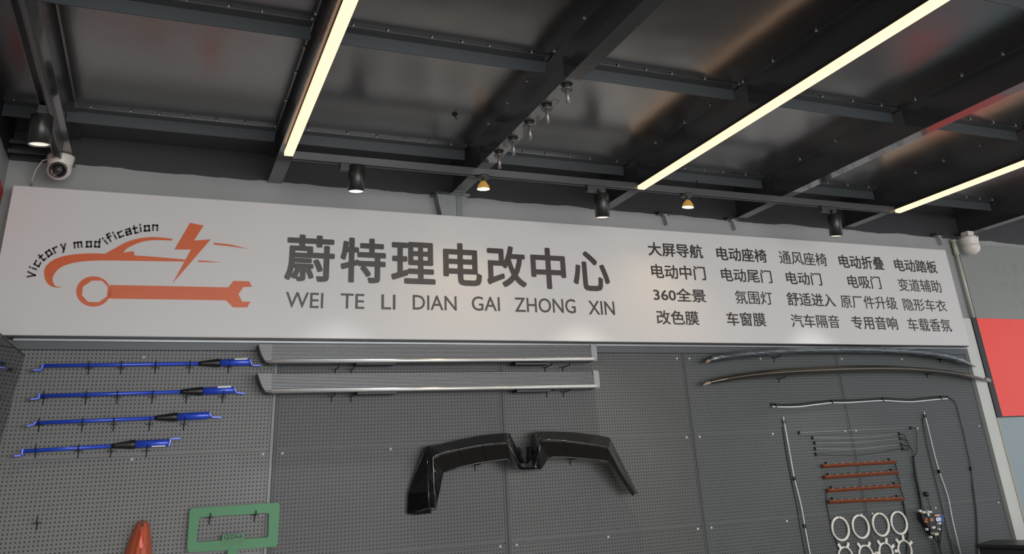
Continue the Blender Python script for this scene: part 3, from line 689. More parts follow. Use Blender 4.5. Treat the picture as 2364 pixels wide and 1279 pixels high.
# ------------------------------------------------------------------ running boards
CHROME = mat('polished_strip', rgb(240, 240, 236), 0.28, 0.6, var=0.0)
RIB = mat('brushed_rib', rgb(110, 111, 112), 0.3, 0.7, 0.5, 0.03, 1.5)
CAPM = mat('board_end_cap', rgb(66, 64, 63), 0.36, 0.3)
YRB = -0.115
for nm, TL, TR, BL, BR in (('upper', (596, 795.5), (1378, 796), (626, 838), (1378, 834)), ('lower', (594, 863), (1384, 857), (628, 910), (1385, 894))):
    zt = (at(*TL, y=YRB + .02).z + at(*TR, y=YRB + .02).z) / 2; zb_ = (at(*BL, y=YRB).z + at(*BR, y=YRB).z) / 2
    x0_ = at(626, BL[1], y=YRB).x; x1_ = at(TR[0], TR[1], y=YRB).x
    tilt_l = at(*TL, y=YRB + .02).z - zt; tilt_r = at(*TR, y=YRB + .02).z - zt
    s = empty('running_board', ((x0_ + x1_) / 2, YRB, zb_)); tag(s, '%s of the two ribbed metal car running boards below the sign' % nm, 'running board', 'car running boards on the pegboard')
    H = zt - zb_
    # ribbed tread profile, (y,z)
    prof = [(-0.030, zb_ + 0.001), (YRB + .006, zb_), (YRB, zb_ + 0.004), (YRB, zb_ + H * .17)]
    nr = 11
    for k in range(nr):
        za = zb_ + H * (.17 + .83 * k / nr); zc = zb_ + H * (.17 + .83 * (k + 0.62) / nr); yy = YRB + 0.018 * (k / nr)
        prof += [(yy + .0035, za), (yy - .0015, za + .0015), (yy - .0015, zc), (yy + .0035, zc + .0008)]
    prof += [(YRB + .022, zt), (-0.03, zt)]
    n = len(prof)
    vs = [(x, y, z + (tilt_l if j == 0 else tilt_r)) for j, x in enumerate((x0_, x1_ - 0.035)) for y, z in prof]
    fs = [(i, (i + 1) % n, (i + 1) % n + n, i + n) for i in range(n)]
    MB().add(vs, fs).build('ribbed_tread', RIB, s)
    # end caps: left one swept, right one squared
    xl = at(TL[0], TL[1], y=YRB).x
    cap = [(x0_ + .001, zb_ + tilt_l), (x0_ - .012, zb_ + .004 + tilt_l)]
    for k in range(1, 9):
        t = k / 8; cap.append((x0_ - .012 + (xl - x0_ + .012) * (t ** 0.75), zb_ + tilt_l + .004 + (H - .004) * (t ** 1.55)))
    cap += [(x0_ + .001, zt + tilt_l)]
    MB().prism(cap, YRB + 0.003, -0.03).build('end_cap', CAPM, s, bevel=0.003)
    cr = MB()
    for k in range(nr):
        za = zb_ + tilt_l + H * (.17 + .83 * (k + .3) / nr); t = max(0.0, (za - zb_ - tilt_l - .004) / (H - .004)) ** (1 / 1.55)
        xe = x0_ - .012 + (xl - x0_ + .012) * (t ** 0.75)
        cr.box(xe + .004, x0_, YRB - .0005, YRB + 0.002, za - .0012, za + .0012)
    o = cr.build('cap_ribs', RIB, s); o['kind'] = 'stuff'
    MB().prism([(x1_ - .035, zb_ + tilt_r), (x1_ - .006, zb_ + tilt_r + .004), (x1_, zb_ + tilt_r + .014), (x1_, zt + tilt_r - .004), (x1_ - .004, zt + tilt_r), (x1_ - .035, zt + tilt_r)], YRB + .008, -0.03).build('end_cap', RIB, s, bevel=0.002)
    MB().tube([(x0_ + .002, YRB - .001, zb_ + tilt_l + H * .10), (x1_ - 0.03, YRB - .001, zb_ + tilt_r + H * .10)], 0.0095, 16).build('chrome_strip', CHROME, s)
    for mx0 in ((x0_ + .42, x0_ + .62), (x1_ - .5, x1_ - .3)):
        MB().box(mx0[0], mx0[1], YRB + .02, -0.03, zb_ - 0.010 + (tilt_l + tilt_r) / 2, zb_ + (tilt_l + tilt_r) / 2).build('mount_bracket', BLACK, s)
for px, py, lab in ((774, 853, 'under the upper running board, first from the left'), (811, 853, 'under the upper running board, second from the left'), (1258, 848, 'under the upper running board, third from the left'), (1299, 848, 'under the upper running board, rightmost'),
                    (766, 915, 'under the lower running board, first from the left'), (810, 915, 'under the lower running board, second from the left'), (1262, 905, 'under the lower running board, third from the left'), (1301, 905, 'under the lower running board, rightmost')):
    hook(px, py, 'black peg hook ' + lab, 'peg hooks under the running boards', up=0.0, out=0.10)

# ------------------------------------------------------------------ rear diffuser
Z3 = 3.694
def P3(x, y, yy): return at(880 + x / Z3, 960 + y / Z3, y=yy)
df = empty('rear_diffuser', P3(1240, 450, -0.05)); tag(df, 'gloss black car rear diffuser hanging in the middle of the pegboard', 'car part')
def strip(rows_, name, solid=0.006):
    """rows_: list of point rows (same length) -> faceted surface"""
    n = len(rows_[0]); vs = [P3(*p_) for r_ in rows_ for p_ in r_]
    fs = [(i * n + j, i * n + j + 1, (i + 1) * n + j + 1, (i + 1) * n + j) for i in range(len(rows_) - 1) for j in range(n - 1)]
    return MB().add(vs, fs).build(name, GLOSSBLACK, df, solid=solid, bevel=0.0022)
T, K, B_ = -0.05, -0.165, -0.13
strip([[(388, 262, T), (500, 250, T), (650, 212, T), (800, 181, T), (940, 160, T), (1075, 150, T)],
       [(440, 352, K), (505, 320, K), (655, 286, K), (810, 255, K), (940, 238, K), (1075, 226, K)],
       [(447, 366, K - .004), (510, 330, K - .004), (658, 295, K - .004), (812, 264, K - .004), (940, 247, K - .004), (1072, 236, K - .004)],
       [(525, 478, B_), (560, 466, B_), (700, 430, B_), (835, 400, B_), (950, 384, B_), (1075, 368, B_)]], 'left_wing')
strip([[(388, 262, T), (398, 480, -.10), (403, 650, -.11), (410, 785, -.115)],
       [(340, 362, -.045), (272, 540, -.03), (234, 660, -.025), (222, 835, -.02)]], 'left_fin')
strip([[(388, 262, T), (398, 480, -.10), (403, 650, -.11), (410, 785, -.115)],
       [(440, 352, K), (446, 520, -.165), (452, 660, -.16), (457, 785, -.15)],
       [(525, 478, B_), (496, 570, -.12), (478, 670, -.11), (463, 800, -.10)]], 'left_channel')
strip([[(222, 835, -.02), (300, 842, -.05), (430, 828, -.10)], [(222, 825, -.02), (330, 815, -.08), (412, 788, -.114)]], 'left_foot', 0.004)
strip([[(1075, 150, T), (1075, 226, K), (1072, 236, K - .004), (1075, 368, B_)],
       [(1092, 150, -.04), (1130, 300, -.10), (1125, 320, -.14), (1110, 400, -.13)],
       [(1240, 448, -.05), (1215, 442, -.08), (1200, 442, -.10), (1175, 460, -.12)]], 'left_inner_fin')
strip([[(1175, 265, -.065), (1265, 262, -.065)], [(1242, 448, -.035), (1300, 442, -.035)]], 'centre_plate')
strip([[(1175, 460, -.12), (1365, 460, -.12)], [(1200, 442, -.10), (1302, 440, -.10)]], 'centre_foot', 0.004)
strip([[(1310, 138, T), (1285, 262, -.04), (1266, 262, -.03)], [(1355, 205, K), (1345, 330, -.14), (1300, 442, -.08)]], 'right_inner_fin')
strip([[(1355, 205, K), (1420, 357, B_)], [(1345, 330, -.14), (1365, 460, -.12)], [(1320, 420, -.11), (1340, 452, -.11)]], 'right_inner_fin')
strip([[(1310, 138, T), (1440, 137, T), (1560, 140, T), (1660, 147, T), (1745, 156, T), (1850, 170, T), (1945, 187, T)],
       [(1355, 205, K), (1450, 206, K), (1560, 212, K), (1660, 223, K), (1745, 236, K), (1850, 250, K), (1935, 268, K)],
       [(1357, 215, K - .004), (1450, 216, K - .004), (1560, 222, K - .004), (1660, 233, K - .004), (1745, 246, K - .004), (1850, 260, K - .004), (1932, 278, K - .004)],
       [(1420, 357, B_), (1480, 350, B_), (1580, 352, B_), (1670, 360, B_), (1760, 367, B_), (1850, 376, B_), (1930, 386, B_)]], 'right_wing')
strip([[(1945, 187, T), (1935, 268, K), (1932, 278, K - .004), (1930, 386, B_)],
       [(2065, 425, -.06), (2045, 470, -.13), (2042, 478, -.135), (2030, 520, -.12)],
       [(2188, 668, -.05), (2160, 665, -.09), (2155, 672, -.09), (2145, 680, -.09)]], 'right_fin')
for a, b in (((662, 290), (702, 402)), ((868, 248), (900, 376)), ((1552, 212), (1586, 330)), ((1743, 236), (1766, 335))):
    u, v = P3(*a, K - .010), P3(*b, B_ - .012); dv = (v - u)
    MB().add([u + Vector((-.006, .010, 0)), u + Vector((.006, .010, 0)), v + Vector((.004, .012, 0)), v + Vector((-.004, .012, 0)), u + Vector((0, -.006, 0)), v + Vector((0, -.002, 0))],
             [(0, 4, 5, 3), (4, 1, 2, 5), (0, 1, 4), (3, 5, 2), (0, 3, 2, 1)]).build('strake', GLOSSBLACK, df)
EDGEBLACK = mat('gloss_edge_highlight', rgb(40, 38, 36), 0.16, 0.5, 1.0, 0.02, coat=1.0)  # lighter black for beads added along the creases as edge highlights
def bead(pts, r=.0038):
    MB().tube([P3(*p_) for p_ in pts], r, 10).build('crease_edge', EDGEBLACK, df)
bead([(525, 478, B_), (463, 800, -.10), (430, 806, -.11), (410, 785, -.118), (403, 650, -.113), (398, 480, -.103), (388, 262, T - .003)])
bead([(457, 785, -.153), (452, 660, -.163), (446, 520, -.168), (440, 352, K - .003), (505, 320, K - .003), (655, 286, K - .003), (810, 255, K - .003), (940, 238, K - .003), (1075, 226, K - .003)])
bead([(525, 478, B_), (700, 430, B_), (835, 400, B_), (950, 384, B_), (1075, 368, B_), (1175, 460, -.12), (1365, 460, -.12), (1420, 357, B_)])
bead([(1075, 150, T), (1075, 226, K), (1075, 368, B_)]); bead([(1075, 228, K), (1200, 442, -.104)])
bead([(1310, 138, T), (1355, 205, K), (1345, 330, -.143), (1340, 450, -.114)]); bead([(1265, 262, -.034), (1300, 440, -.083), (1345, 330, -.143)])
bead([(1355, 205, K - .003), (1450, 206, K - .003), (1560, 212, K - .003), (1745, 236, K - .003), (1850, 250, K - .003), (1935, 268, K - .003), (2045, 470, -.133), (2160, 665, -.093)])
bead([(1420, 357, B_), (1480, 350, B_), (1580, 352, B_), (1670, 360, B_), (1760, 367, B_), (1850, 376, B_), (1930, 386, B_), (2030, 520, -.12), (2145, 680, -.09)])
hook(880 + 1612 / Z3, 960 + 372 / Z3, 'black peg hook under the right wing of the diffuser', 'peg hooks holding the diffuser', up=0, out=.10)
hook(880 + 800 / Z3, 960 + 420 / Z3, 'black peg hook under the left wing of the diffuser', 'peg hooks holding the diffuser', up=0, out=.08)

# ------------------------------------------------------------------ two boot-lid spoilers
def spoiler(top, bot, m_, label, film=False):
    c = at(1940, (top[7][1] + bot[7][1]) / 2, y=-0.07)
    s = empty('boot_spoiler', c); tag(s, label, 'spoiler', 'thin lip spoilers at the upper right of the pegboard')
    tp = smooth_line(top, 4); bt = smooth_line(bot, 4); n = min(len(tp), len(bt)); rows_ = []
    for i in range(n):
        t = i / (n - 1); bow = 4 * t * (1 - t)
        y0 = -0.045 - 0.015 * bow
        a = Vector(tp[i]); b = Vector(bt[i])
        sec = [(0.02, 0.02), (0.0, -0.030), (.10, -0.042), (.48, -0.050), (.60, -0.047), (.95, -0.036), (1.0, -0.020), (.95, 0.015)]
        k = min(1.0, 0.25 + bow * 1.6)
        rows_.append([at(a.x + (b.x - a.x) * u, a.y + (b.y - a.y) * u, y=y0 + w_ * k) for u, w_ in sec])
    m = len(rows_[0]); vs = [p_ for r_ in rows_ for p_ in r_]
    fs = [(i * m + j, i * m + (j + 1) % m, (i + 1) * m + (j + 1) % m, (i + 1) * m + j) for i in range(n - 1) for j in range(m)]
    fs += [tuple(range(m)), tuple((n - 1) * m + j for j in reversed(range(m)))]
    MB().add(vs, fs, True).build('blade', m_, s)
    return s, rows_
FILM = mat('clear_wrap_over_black', rgb(104, 112, 116), 0.16, 0.55, 0.7, 0.5, 7, 1.0, 16, coat=0.5, stretch=(0.5, 1, 5))
SPB = mat('smoke_black_spoiler', rgb(88, 82, 72), 0.14, 0.7, 0.8, 0.1, 8, 0.06, 12, coat=0.6, stretch=(0.3, 1, 3))
t1 = [(1630, 836), (1640, 826), (1660, 818), (1700, 811), (1745, 807), (1800, 803), (1860, 801), (1920, 800), (1980, 800), (2060, 802), (2120, 806), (2180, 814), (2215, 824), (2240, 838), (2253, 846)]
b1 = [(1632, 838), (1645, 836), (1665, 834), (1700, 829), (1745, 824), (1800, 820), (1860, 817), (1920, 815.5), (1980, 815), (2060, 817), (2120, 821), (2180, 829), (2215, 837), (2240, 845), (2253, 848)]
t2 = [(1625, 888), (1645, 877), (1680, 868), (1720, 861), (1760, 856), (1800, 852), (1860, 848), (1920, 845.5), (1980, 844), (2050, 844.5), (2120, 848), (2180, 854), (2220, 860), (2260, 870), (2280, 877)]
b2 = [(1628, 890), (1650, 886), (1690, 880), (1725, 875), (1760, 872), (1800, 869), (1860, 865), (1920, 862), (1980, 859.5), (2050, 858), (2120, 859), (2180, 863.5), (2220, 869), (2260, 877), (2281, 880)]
s1, r1 = spoiler(t1, b1, FILM, 'upper thin lip spoiler in crinkled clear wrap below the text columns', True)
s2, r2 = spoiler(t2, b2, SPB, 'lower glossy smoke-black lip spoiler without wrap')
TAPE = mat('beige_tape', rgb(165, 150, 130), 0.5)
e = r2[-1][2]; MB().obox(e + Vector((0.0, 0.0, 0)), (0.022, 0, -.004), (0, 0.010, 0), (0, 0, 0.013)).build('taped_tip', mat('clear_tape', rgb(150, 140, 132), 0.3), s2, bevel=.004)
for sp_, r_ in ((s1, r1), (s2, r2)):
    a = r_[0][2]; b = r_[3][3]
    MB().tube([a + Vector((-.008, 0, -.004)), a, (a + b) / 2 + Vector((0, 0, .003)), b], [0.002, 0.006, 0.010, 0.006], 8).build('taped_tip', TAPE, sp_)
for px, py, lab in ((1787, 826, 'under the wrapped spoiler, left one'), (2170, 830, 'under the wrapped spoiler, right one'), (1798, 874, 'under the bare spoiler, left one'), (2140, 864, 'under the bare spoiler, right one')):
    hook(px, py, 'black peg hook ' + lab, 'peg hooks under the spoilers', up=0, out=.07, down_=.025)

# ------------------------------------------------------------------ green licence-plate frame display
GREEN = mat('green_board', rgb(56, 126, 78), 0.45, 0, 0.5, 0.06, 5)
Z5 = 5.91
def P5(x, y, yy=-0.035): q = at(260 + x / Z5, 1140 + y / Z5, y=yy); return (q.x, q.z)
gf = empty('green_frame', (0.38, -0.03, 1.05)); tag(gf, 'green rectangular frame on a stem hanging at the first pegboard seam', 'frame')
def rounded(c, r, n=5):
    out = []; N_ = len(c)
    for i in range(N_):
        p, a, b = Vector(c[i]), Vector(c[i - 1]), Vector(c[(i + 1) % N_])
        u = p + (a - p).normalized() * r; v = p + (b - p).normalized() * r
        for k in range(n + 1):
            t = k / n; q = u * (1 - t) ** 2 + p * 2 * t * (1 - t) + v * t * t; out.append((q.x, q.y))
    return out
outer = rounded([P5(1052, 198), P5(2285, 118), P5(2252, 722), P5(1012, 803)], 0.018)
inner = rounded([P5(1185, 322), P5(2135, 260), P5(2122, 593), P5(1142, 660)], 0.008)
y0g, y1g = -0.035, -0.020
no = len(outer)
tri = tessellate_polygon([[Vector((x, z, 0)) for x, z in outer], [Vector((x, z, 0)) for x, z in inner]])
allp = outer + inner; na = len(allp)
vs = [(x, y0g, z) for x, z in allp] + [(x, y1g, z) for x, z in allp]
fs = [tuple(t) for t in tri] + [tuple(i + na for i in t) for t in tri]
fs += [(i, (i + 1) % no, (i + 1) % no + na, i + na) for i in range(no)]
ni = len(inner); fs += [(no + i, no + (i + 1) % ni, no + (i + 1) % ni + na, no + i + na) for i in range(ni)]
MB().add(vs, fs).build('frame_board', GREEN, gf)
MB().prism([P5(1570, 765), P5(1702, 757), P5(1690, 1100), P5(1560, 1110)], y0g, y1g).build('stem', GREEN, gf)
MB().prism([P5(1498, 558), P5(1788, 541), P5(1796, 618), P5(1488, 640)], y0g - .006, y0g).build('name_tab', GREEN, gf)
vsx, fsx = text_mesh('QZAA', 0.03)
ax = min(v.x for v in vsx); bx = max(v.x for v in vsx); ay = min(v.y for v in vsx); by = max(v.y for v in vsx)
TLq, TRq, BLq, BRq = [Vector((p[0], y0g - .0066, p[1])) for p in (P5(1525, 566), P5(1782, 552), P5(1508, 632), P5(1770, 612))]
out = []
for v in vsx:
    u = (v.x - ax) / (bx - ax); t = (v.y - ay) / (by - ay)
    out.append((BLq * (1 - u) + BRq * u) * (1 - t) + (TLq * (1 - u) + TRq * u) * t)
MB().add(out, fsx).build('lettering', mat('dark_green_ink', rgb(20, 38, 28), 0.5), gf)
hook(260 + 1325 / Z5, 1140 + 325 / Z5, 'black peg hook holding the green frame, left one', 'peg hooks holding the green frame', up=0.02, out=.05)
hook(260 + 1940 / Z5, 1140 + 288 / Z5, 'black peg hook holding the green frame, right one', 'peg hooks holding the green frame', up=0.02, out=.05)

# ------------------------------------------------------------------ orange bag
OR = mat('orange_vinyl', rgb(186, 90, 62), 0.35, 0, 0.5, 0.12, 6, 0.25, 7)
bag = empty('orange_bag', (0.0, -0.05, 0.8)); tag(bag, 'orange-red folded vinyl bag hanging low on the left pegboard', 'bag')
rows_ = []
for (lx, rx, y, dep) in ((405, 440, 372, .03), (345, 490, 388, .055), (300, 508, 450, .07), (262, 518, 545, .085), (215, 530, 660, .10), (165, 538, 790, .11), (120, 545, 930, .12), (90, 550, 1100, .12)):
    r_ = []
    for k in range(13):
        t = k / 12; fold = 0.35 * math.exp(-((t - 0.62) / .06) ** 2) + 0.18 * math.exp(-((t - 0.35) / .05) ** 2)
        q = P5(lx + (rx - lx) * t, y - 0 * t, -0.02 - dep * math.sin(math.pi * (0.12 + .76 * t)))
        yy = -0.012 - dep * math.sin(math.pi * (0.06 + .88 * t)) * (1 - fold)
        r_.append((q[0], yy, q[1]))
    rows_.append(r_)
vs = [p_ for r_ in rows_ for p_ in r_]; m_ = 13
fs = [(i * m_ + j, i * m_ + j + 1, (i + 1) * m_ + j + 1, (i + 1) * m_ + j) for i in range(len(rows_) - 1) for j in range(m_ - 1)]
MB().add(vs, fs, True).build('bag_body', OR, bag, solid=.004, sub=1)
lp = [P5(x, y, -0.11) for x, y in ((402, 500), (380, 590), (358, 670), (370, 728), (405, 735), (430, 700), (412, 640), (402, 560))]
MB().prism([(a, b) for a, b in lp], -0.118, -0.095).build('inner_flap', mat('bright_orange_flap', rgb(225, 84, 48), 0.3), bag, bevel=.003)
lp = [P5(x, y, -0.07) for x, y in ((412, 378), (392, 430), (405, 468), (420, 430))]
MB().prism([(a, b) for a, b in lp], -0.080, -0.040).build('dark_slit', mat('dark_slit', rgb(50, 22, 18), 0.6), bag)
MB().tube([(P5(412, 380)[0], -0.03, P5(412, 380)[1]), (P5(412, 372)[0], -0.004, P5(412, 366)[1])], 0.003, 6).build('hang_loop', WIREBLACK, bag)

# ------------------------------------------------------------------ ambient-light kit on the right
TUBE = mat('white_light_guide', rgb(205, 208, 210), 0.3)
def wpts(pts, yy=-0.012, n=5): return [at(x, y, y=yy) for x, y in smooth_line(pts, n)]
def tubething(name, label, cat, pts, r, m_, yy=-0.012, ties=(), n=5, grp=None, part='guide'):
    P = wpts(pts, yy, n)
    c = P[len(P) // 2]; s = empty(name, c); tag(s, label, cat, grp)
    MB().tube(P, r, 10).build(part, m_, s)
    for tx, ty in ties:
        q = at(tx, ty, y=yy); MB().box(q.x - .003, q.x + .003, q.y - .009, -0.0005, q.z - .010, q.z + .012).build('tie', WIREBLACK, s)
    return s
tl = tubething('light_guide', 'white light guide hanging left of the copper bars', 'light guide', [(1808, 962), (1815, 1000), (1824, 1050), (1834, 1105), (1849, 1165), (1858, 1215), (1870, 1279), (1882, 1340)], 0.0038, TUBE, ties=((1811, 974), (1834, 1105), (1858, 1215)), grp='white light guides on the pegboard')
MB().tube([q + Vector((-.012, .008, 0)) for q in wpts([(1812, 985), (1820, 1040), (1832, 1105), (1845, 1165), (1853, 1215), (1865, 1279), (1875, 1340)])], 0.0025, 6).build('backing_lead', WIREBLACK, tl)
tr_ = tubething('light_guide', 'white light guide hanging right of the wiring bundle', 'light guide', [(2133, 950), (2142, 985), (2155, 1040), (2168, 1087), (2188, 1145), (2200, 1205), (2218, 1279), (2235, 1340)], 0.0038, TUBE, ties=((2136, 961), (2168, 1089)), grp='white light guides on the pegboard')
MB().tube([q + Vector((-.02, .006, 0)) for q in wpts([(2136, 965), (2148, 1030), (2162, 1088), (2176, 1145), (2190, 1205), (2208, 1279), (2225, 1340)])], 0.003, 6).build('backing_lead', WIREBLACK, tr_)
Z6 = 4.925
def z6(p): return (1760 + p[0] / Z6, 900 + p[1] / Z6)
wl = [z6(p) for p in ((110, 190), (250, 195), (430, 190), (600, 168), (790, 147), (960, 145), (1180, 132), (1370, 122), (1560, 132), (1700, 135), (1850, 122), (2025, 105), (2105, 100))]
tt = tubething('light_guide_bar', 'long horizontal white light guide with black skirt above the thin fibres', 'light guide', wl, 0.0048, TUBE, ties=(z6((150, 180)), z6((790, 140)), z6((1368, 112)), z6((2027, 95))))
lo = wpts(wl, -0.010); up = wpts([z6(p) for p in ((88, 148), (250, 160), (430, 150), (600, 132), (790, 112), (960, 108), (1180, 100), (1370, 88), (1560, 95), (1700, 97), (1850, 82), (2025, 66), (2105, 70))], -0.003)
MB().add(lo + up, [(i, i + 1, len(lo) + i + 1, len(lo) + i) for i in range(len(lo) - 1)]).build('black_skirt', mat('black_skirt', rgb(38, 40, 38), 0.5), tt, solid=.002)
MB().tube(wpts([z6((2095, 72)), z6((2180, 130)), z6((2215, 210)), z6((2245, 330)), z6((2290, 500)), z6((2325, 670)), (2239, 1065), (2242, 1085), (2248, 1130), (2255, 1190), (2258, 1279), (2258, 1330)], -0.006), 0.0028, 7).build('lead', WIREBLACK, tt)
MB().tube(wpts([(2240, 1075), (2243, 1086), (2246, 1130), (2253, 1190), (2256, 1279), (2256, 1330)], -0.006), 0.0022, 7).build('lead', WIREBLACK, tt)
q = at(2242, 1082, y=-.008); MB().box(q.x - .006, q.x + .006, -0.012, -0.001, q.z - .012, q.z + .012).build('clip', WIREBLACK, tt)

FIB = mat('fine_fibre', rgb(150, 154, 154), 0.3)
fib = [((1845, 999), (1975, 993), (2102, 988)), ((1876, 1011), (1980, 1010), (2076, 1002)), ((1881, 1023), (1980, 1021), (2078, 1012)), ((1882, 1036), (1980, 1036), (2081, 1026)), ((1884, 1049), (1980, 1051), (2084, 1036))]
leads = []
for i, f_ in enumerate(fib):
    s = tubething('light_fibre', 'thin clear fibre strung across the right seam, %s from the top' % ORD[i], 'fibre', list(f_), 0.0016 if i < 4 else 0.0019, FIB if i < 4 else mat('dark_fibre', rgb(48, 50, 50), 0.4), -0.008, n=8, grp='thin fibres above the copper bars', part='fibre')
    for ex, ey in (f_[0], f_[2]):
        q = at(ex, ey, y=-.006); MB().box(q.x - .004, q.x + .004, -0.012, -0.0005, q.z - .010, q.z + .010).build('clip', WIREBLACK, s)
    e = f_[2]
    leads.append([e, (e[0] + 12, e[1] + 3), (2100 if i else 2117, 1030), (2108 if i else 2116, 1045), (2110, 1056)])

CU = mat('copper_acrylic', rgb(128, 68, 44), 0.22, 0.3, 0.5, 0.1, 10)
bars = [((1899, 1076), (2068, 1066)), ((1903.5, 1101.5), (2073, 1090)), ((1911, 1132.5), (2079.5, 1121)), ((1913.5, 1158), (2087, 1151))]
prevE = None
for i, (a, b) in enumerate(bars):
    A, B = at(*a, y=-.02), at(*b, y=-.02); d = (B - A)
    s = empty('copper_light_bar', (A + B) / 2); tag(s, 'copper-coloured light bar with small chips along the top, %s of four from the top' % ORD[i], 'light bar', 'copper light bars on the right pegboard')
    MB().add([A + Vector((0, -.006, .008)), A + Vector((0, .018, .008)), A + Vector((0, .018, -.011)), A + Vector((0, -.002, -.011)), A + Vector((0, -.009, -.001)),
              B + Vector((0, -.006, .008)), B + Vector((0, .018, .008)), B + Vector((0, .018, -.011)), B + Vector((0, -.002, -.011)), B + Vector((0, -.009, -.001))],
             [(0, 1, 2, 3, 4), (9, 8, 7, 6, 5), (0, 5, 6, 1), (1, 6, 7, 2), (2, 7, 8, 3), (3, 8, 9, 4), (4, 9, 5, 0)]).build('bar', CU, s)
    ch = MB()
    for k in range(9):
        c = A + d * ((k + .7) / 10); ch.box(c.x - .006, c.x + .006, c.y - .002, c.y + .008, c.z + .0085, c.z + .0115)
    ch.build('chips', mat('pale_chip', rgb(165, 135, 110), 0.4), s)['kind'] = 'stuff'
    for k in (.07, .93):
        c = A + d * k; MB().cyl((c.x, -.004, c.z + .017), (c.x, -.016, c.z + .017), .006, 10).build('fixing_stud', BLACK, s)
    nx = bars[i + 1][1] if i < 3 else (2096, 1205)
    MB().tube(wpts([(b[0] - 3, b[1] + 2), ((b[0] + nx[0]) / 2 - 1, (b[1] + nx[1]) / 2), nx], -.010), 0.0035, 6).build('lead', WIREBLACK, s)

# ring lights
WR = mat('white_ring', rgb(226, 224, 214), 0.35)
def ringlight(cx, cy, r, wd, label, tabs=(), i=0):
    c = at(cx, cy, y=-0.018); s = empty('ring_light', (c.x, c.y, c.z - r)); tag(s, label, 'ring light', 'white ring lights on the right pegboard')
    g = 0.03; n = 44; vs = []
    for k in range(n + 1):
        a = math.pi / 2 + g + (2 * math.pi - 2 * g) * k / n
        for rr, yy in ((r - wd, -.008), (r - wd * .5, -.016), (r, -.010), (r, -.001), (r - wd, -.001)):
            vs.append((c.x + rr * math.cos(a), yy - .004, c.z + rr * math.sin(a)))
    fs = [(k * 5 + j, k * 5 + (j + 1) % 5, (k + 1) * 5 + (j + 1) % 5, (k + 1) * 5 + j) for k in range(n) for j in range(5)]
    MB().add(vs, fs + [(0, 1, 2, 3, 4), tuple(n * 5 + j for j in reversed(range(5)))], True).build('ring', WR, s)
    for t in tabs:
        a = math.radians(t); u = Vector((math.cos(a), 0, math.sin(a))); v = Vector((-u.z, 0, u.x))
        MB().obox(Vector((c.x, -.010, c.z)) + u * (r + .012), u * .014, (0, .004, 0), v * .008).build('mounting_tab', WR, s, bevel=.001)
def rad(cx, cy, ty, by_): return (at(cx, ty, y=-.014).z - at(cx, by_, y=-.014).z) / 2
r1_ = rad(1942, 1221, 1191.5, 1250.5) 
for i, (cx, cy) in enumerate(((1942.2, 1220.9), (1989, 1216), (2035.4, 1211.2), (2077.7, 1207.2))):
    ringlight(cx, cy, r1_, 0.0125, 'plain white ring light in the upper row, %s from the left' % ORD[i])
for i, (cx, cy, tabs) in enumerate(((1954.5, 1286, (62, 118, 180, 355)), (2001.5, 1282, (55, 125, 178, 0)), (2047.5, 1276, (72, 125, 178, 25)), (2091, 1270, (85, 130, 180, 30)))):
    ringlight(cx, cy, r1_ * .84, 0.010, 'white ring light with mounting tabs in the lower row, %s from the left' % ORD[i], tabs)
tubething('wire_lead', 'thin black lead running down left of the ring lights', 'cable', [(1908, 1135), (1909, 1165), (1915, 1195), (1925, 1235), (1935, 1262), (1945, 1300)], 0.0028, WIREBLACK, -.006, part='lead', grp='black leads around the ring lights')
tubething('wire_lead', 'black lead passing behind the rightmost ring light', 'cable', [(2085, 1158), (2090, 1185), (2096, 1212), (2095, 1250), (2092, 1300)], 0.0045, WIREBLACK, -.006, part='lead', grp='black leads around the ring lights')

# wiring bundle with control box
Z7 = 7.143
def z7(x, y): return (2080 + x / Z7, 1100 + y / Z7)
wb = empty('wiring_bundle', at(2140, 1200, y=-.03)); tag(wb, 'black control box with white connectors and a thick cable bundle', 'control box')
for k, off in enumerate((-3, 0, 3)):
    MB().tube(wpts([(2109 + off * .3, 1053), (2112 + off * .4, 1078), (2119 + off * .5, 1115), (2126 + off * .6, 1150), (2130 + off * .8, 1178)], -.010 - .003 * (k % 2)), 0.0042, 8).build('cable', WIREBLACK, wb)
for k, pts in enumerate(leads): MB().tube(wpts(pts, -0.013), 0.0024, 6).build('cable', WIREBLACK, wb)
GREENISH = mat('loom_green', rgb(34, 44, 30), 0.5)
MB().tube(wpts([(2113, 1090), (2122, 1130), (2127, 1160), (2129, 1180)], -.018), 0.0055, 8).build('cable', GREENISH, wb)
def pbox(pts, y0, y1, name, m_, par=wb, bevel=.002):
    q = [at(*z7(*p_), y=(y0 + y1) / 2) for p_ in pts]
    return MB().prism([(a.x, a.z) for a in q], y0, y1).build(name, m_, par, bevel=bevel)
pbox([(305, 590), (400, 600), (520, 640), (535, 770), (600, 960), (560, 980), (480, 940), (390, 800), (320, 700)], -.045, -.012, 'module_housing', BLACK)
CREAM = mat('cream_connector', rgb(206, 196, 176), 0.45); WH = mat('white_connector', rgb(215, 215, 210), 0.4); ORC = mat('orange_label', rgb(190, 120, 60), 0.5)
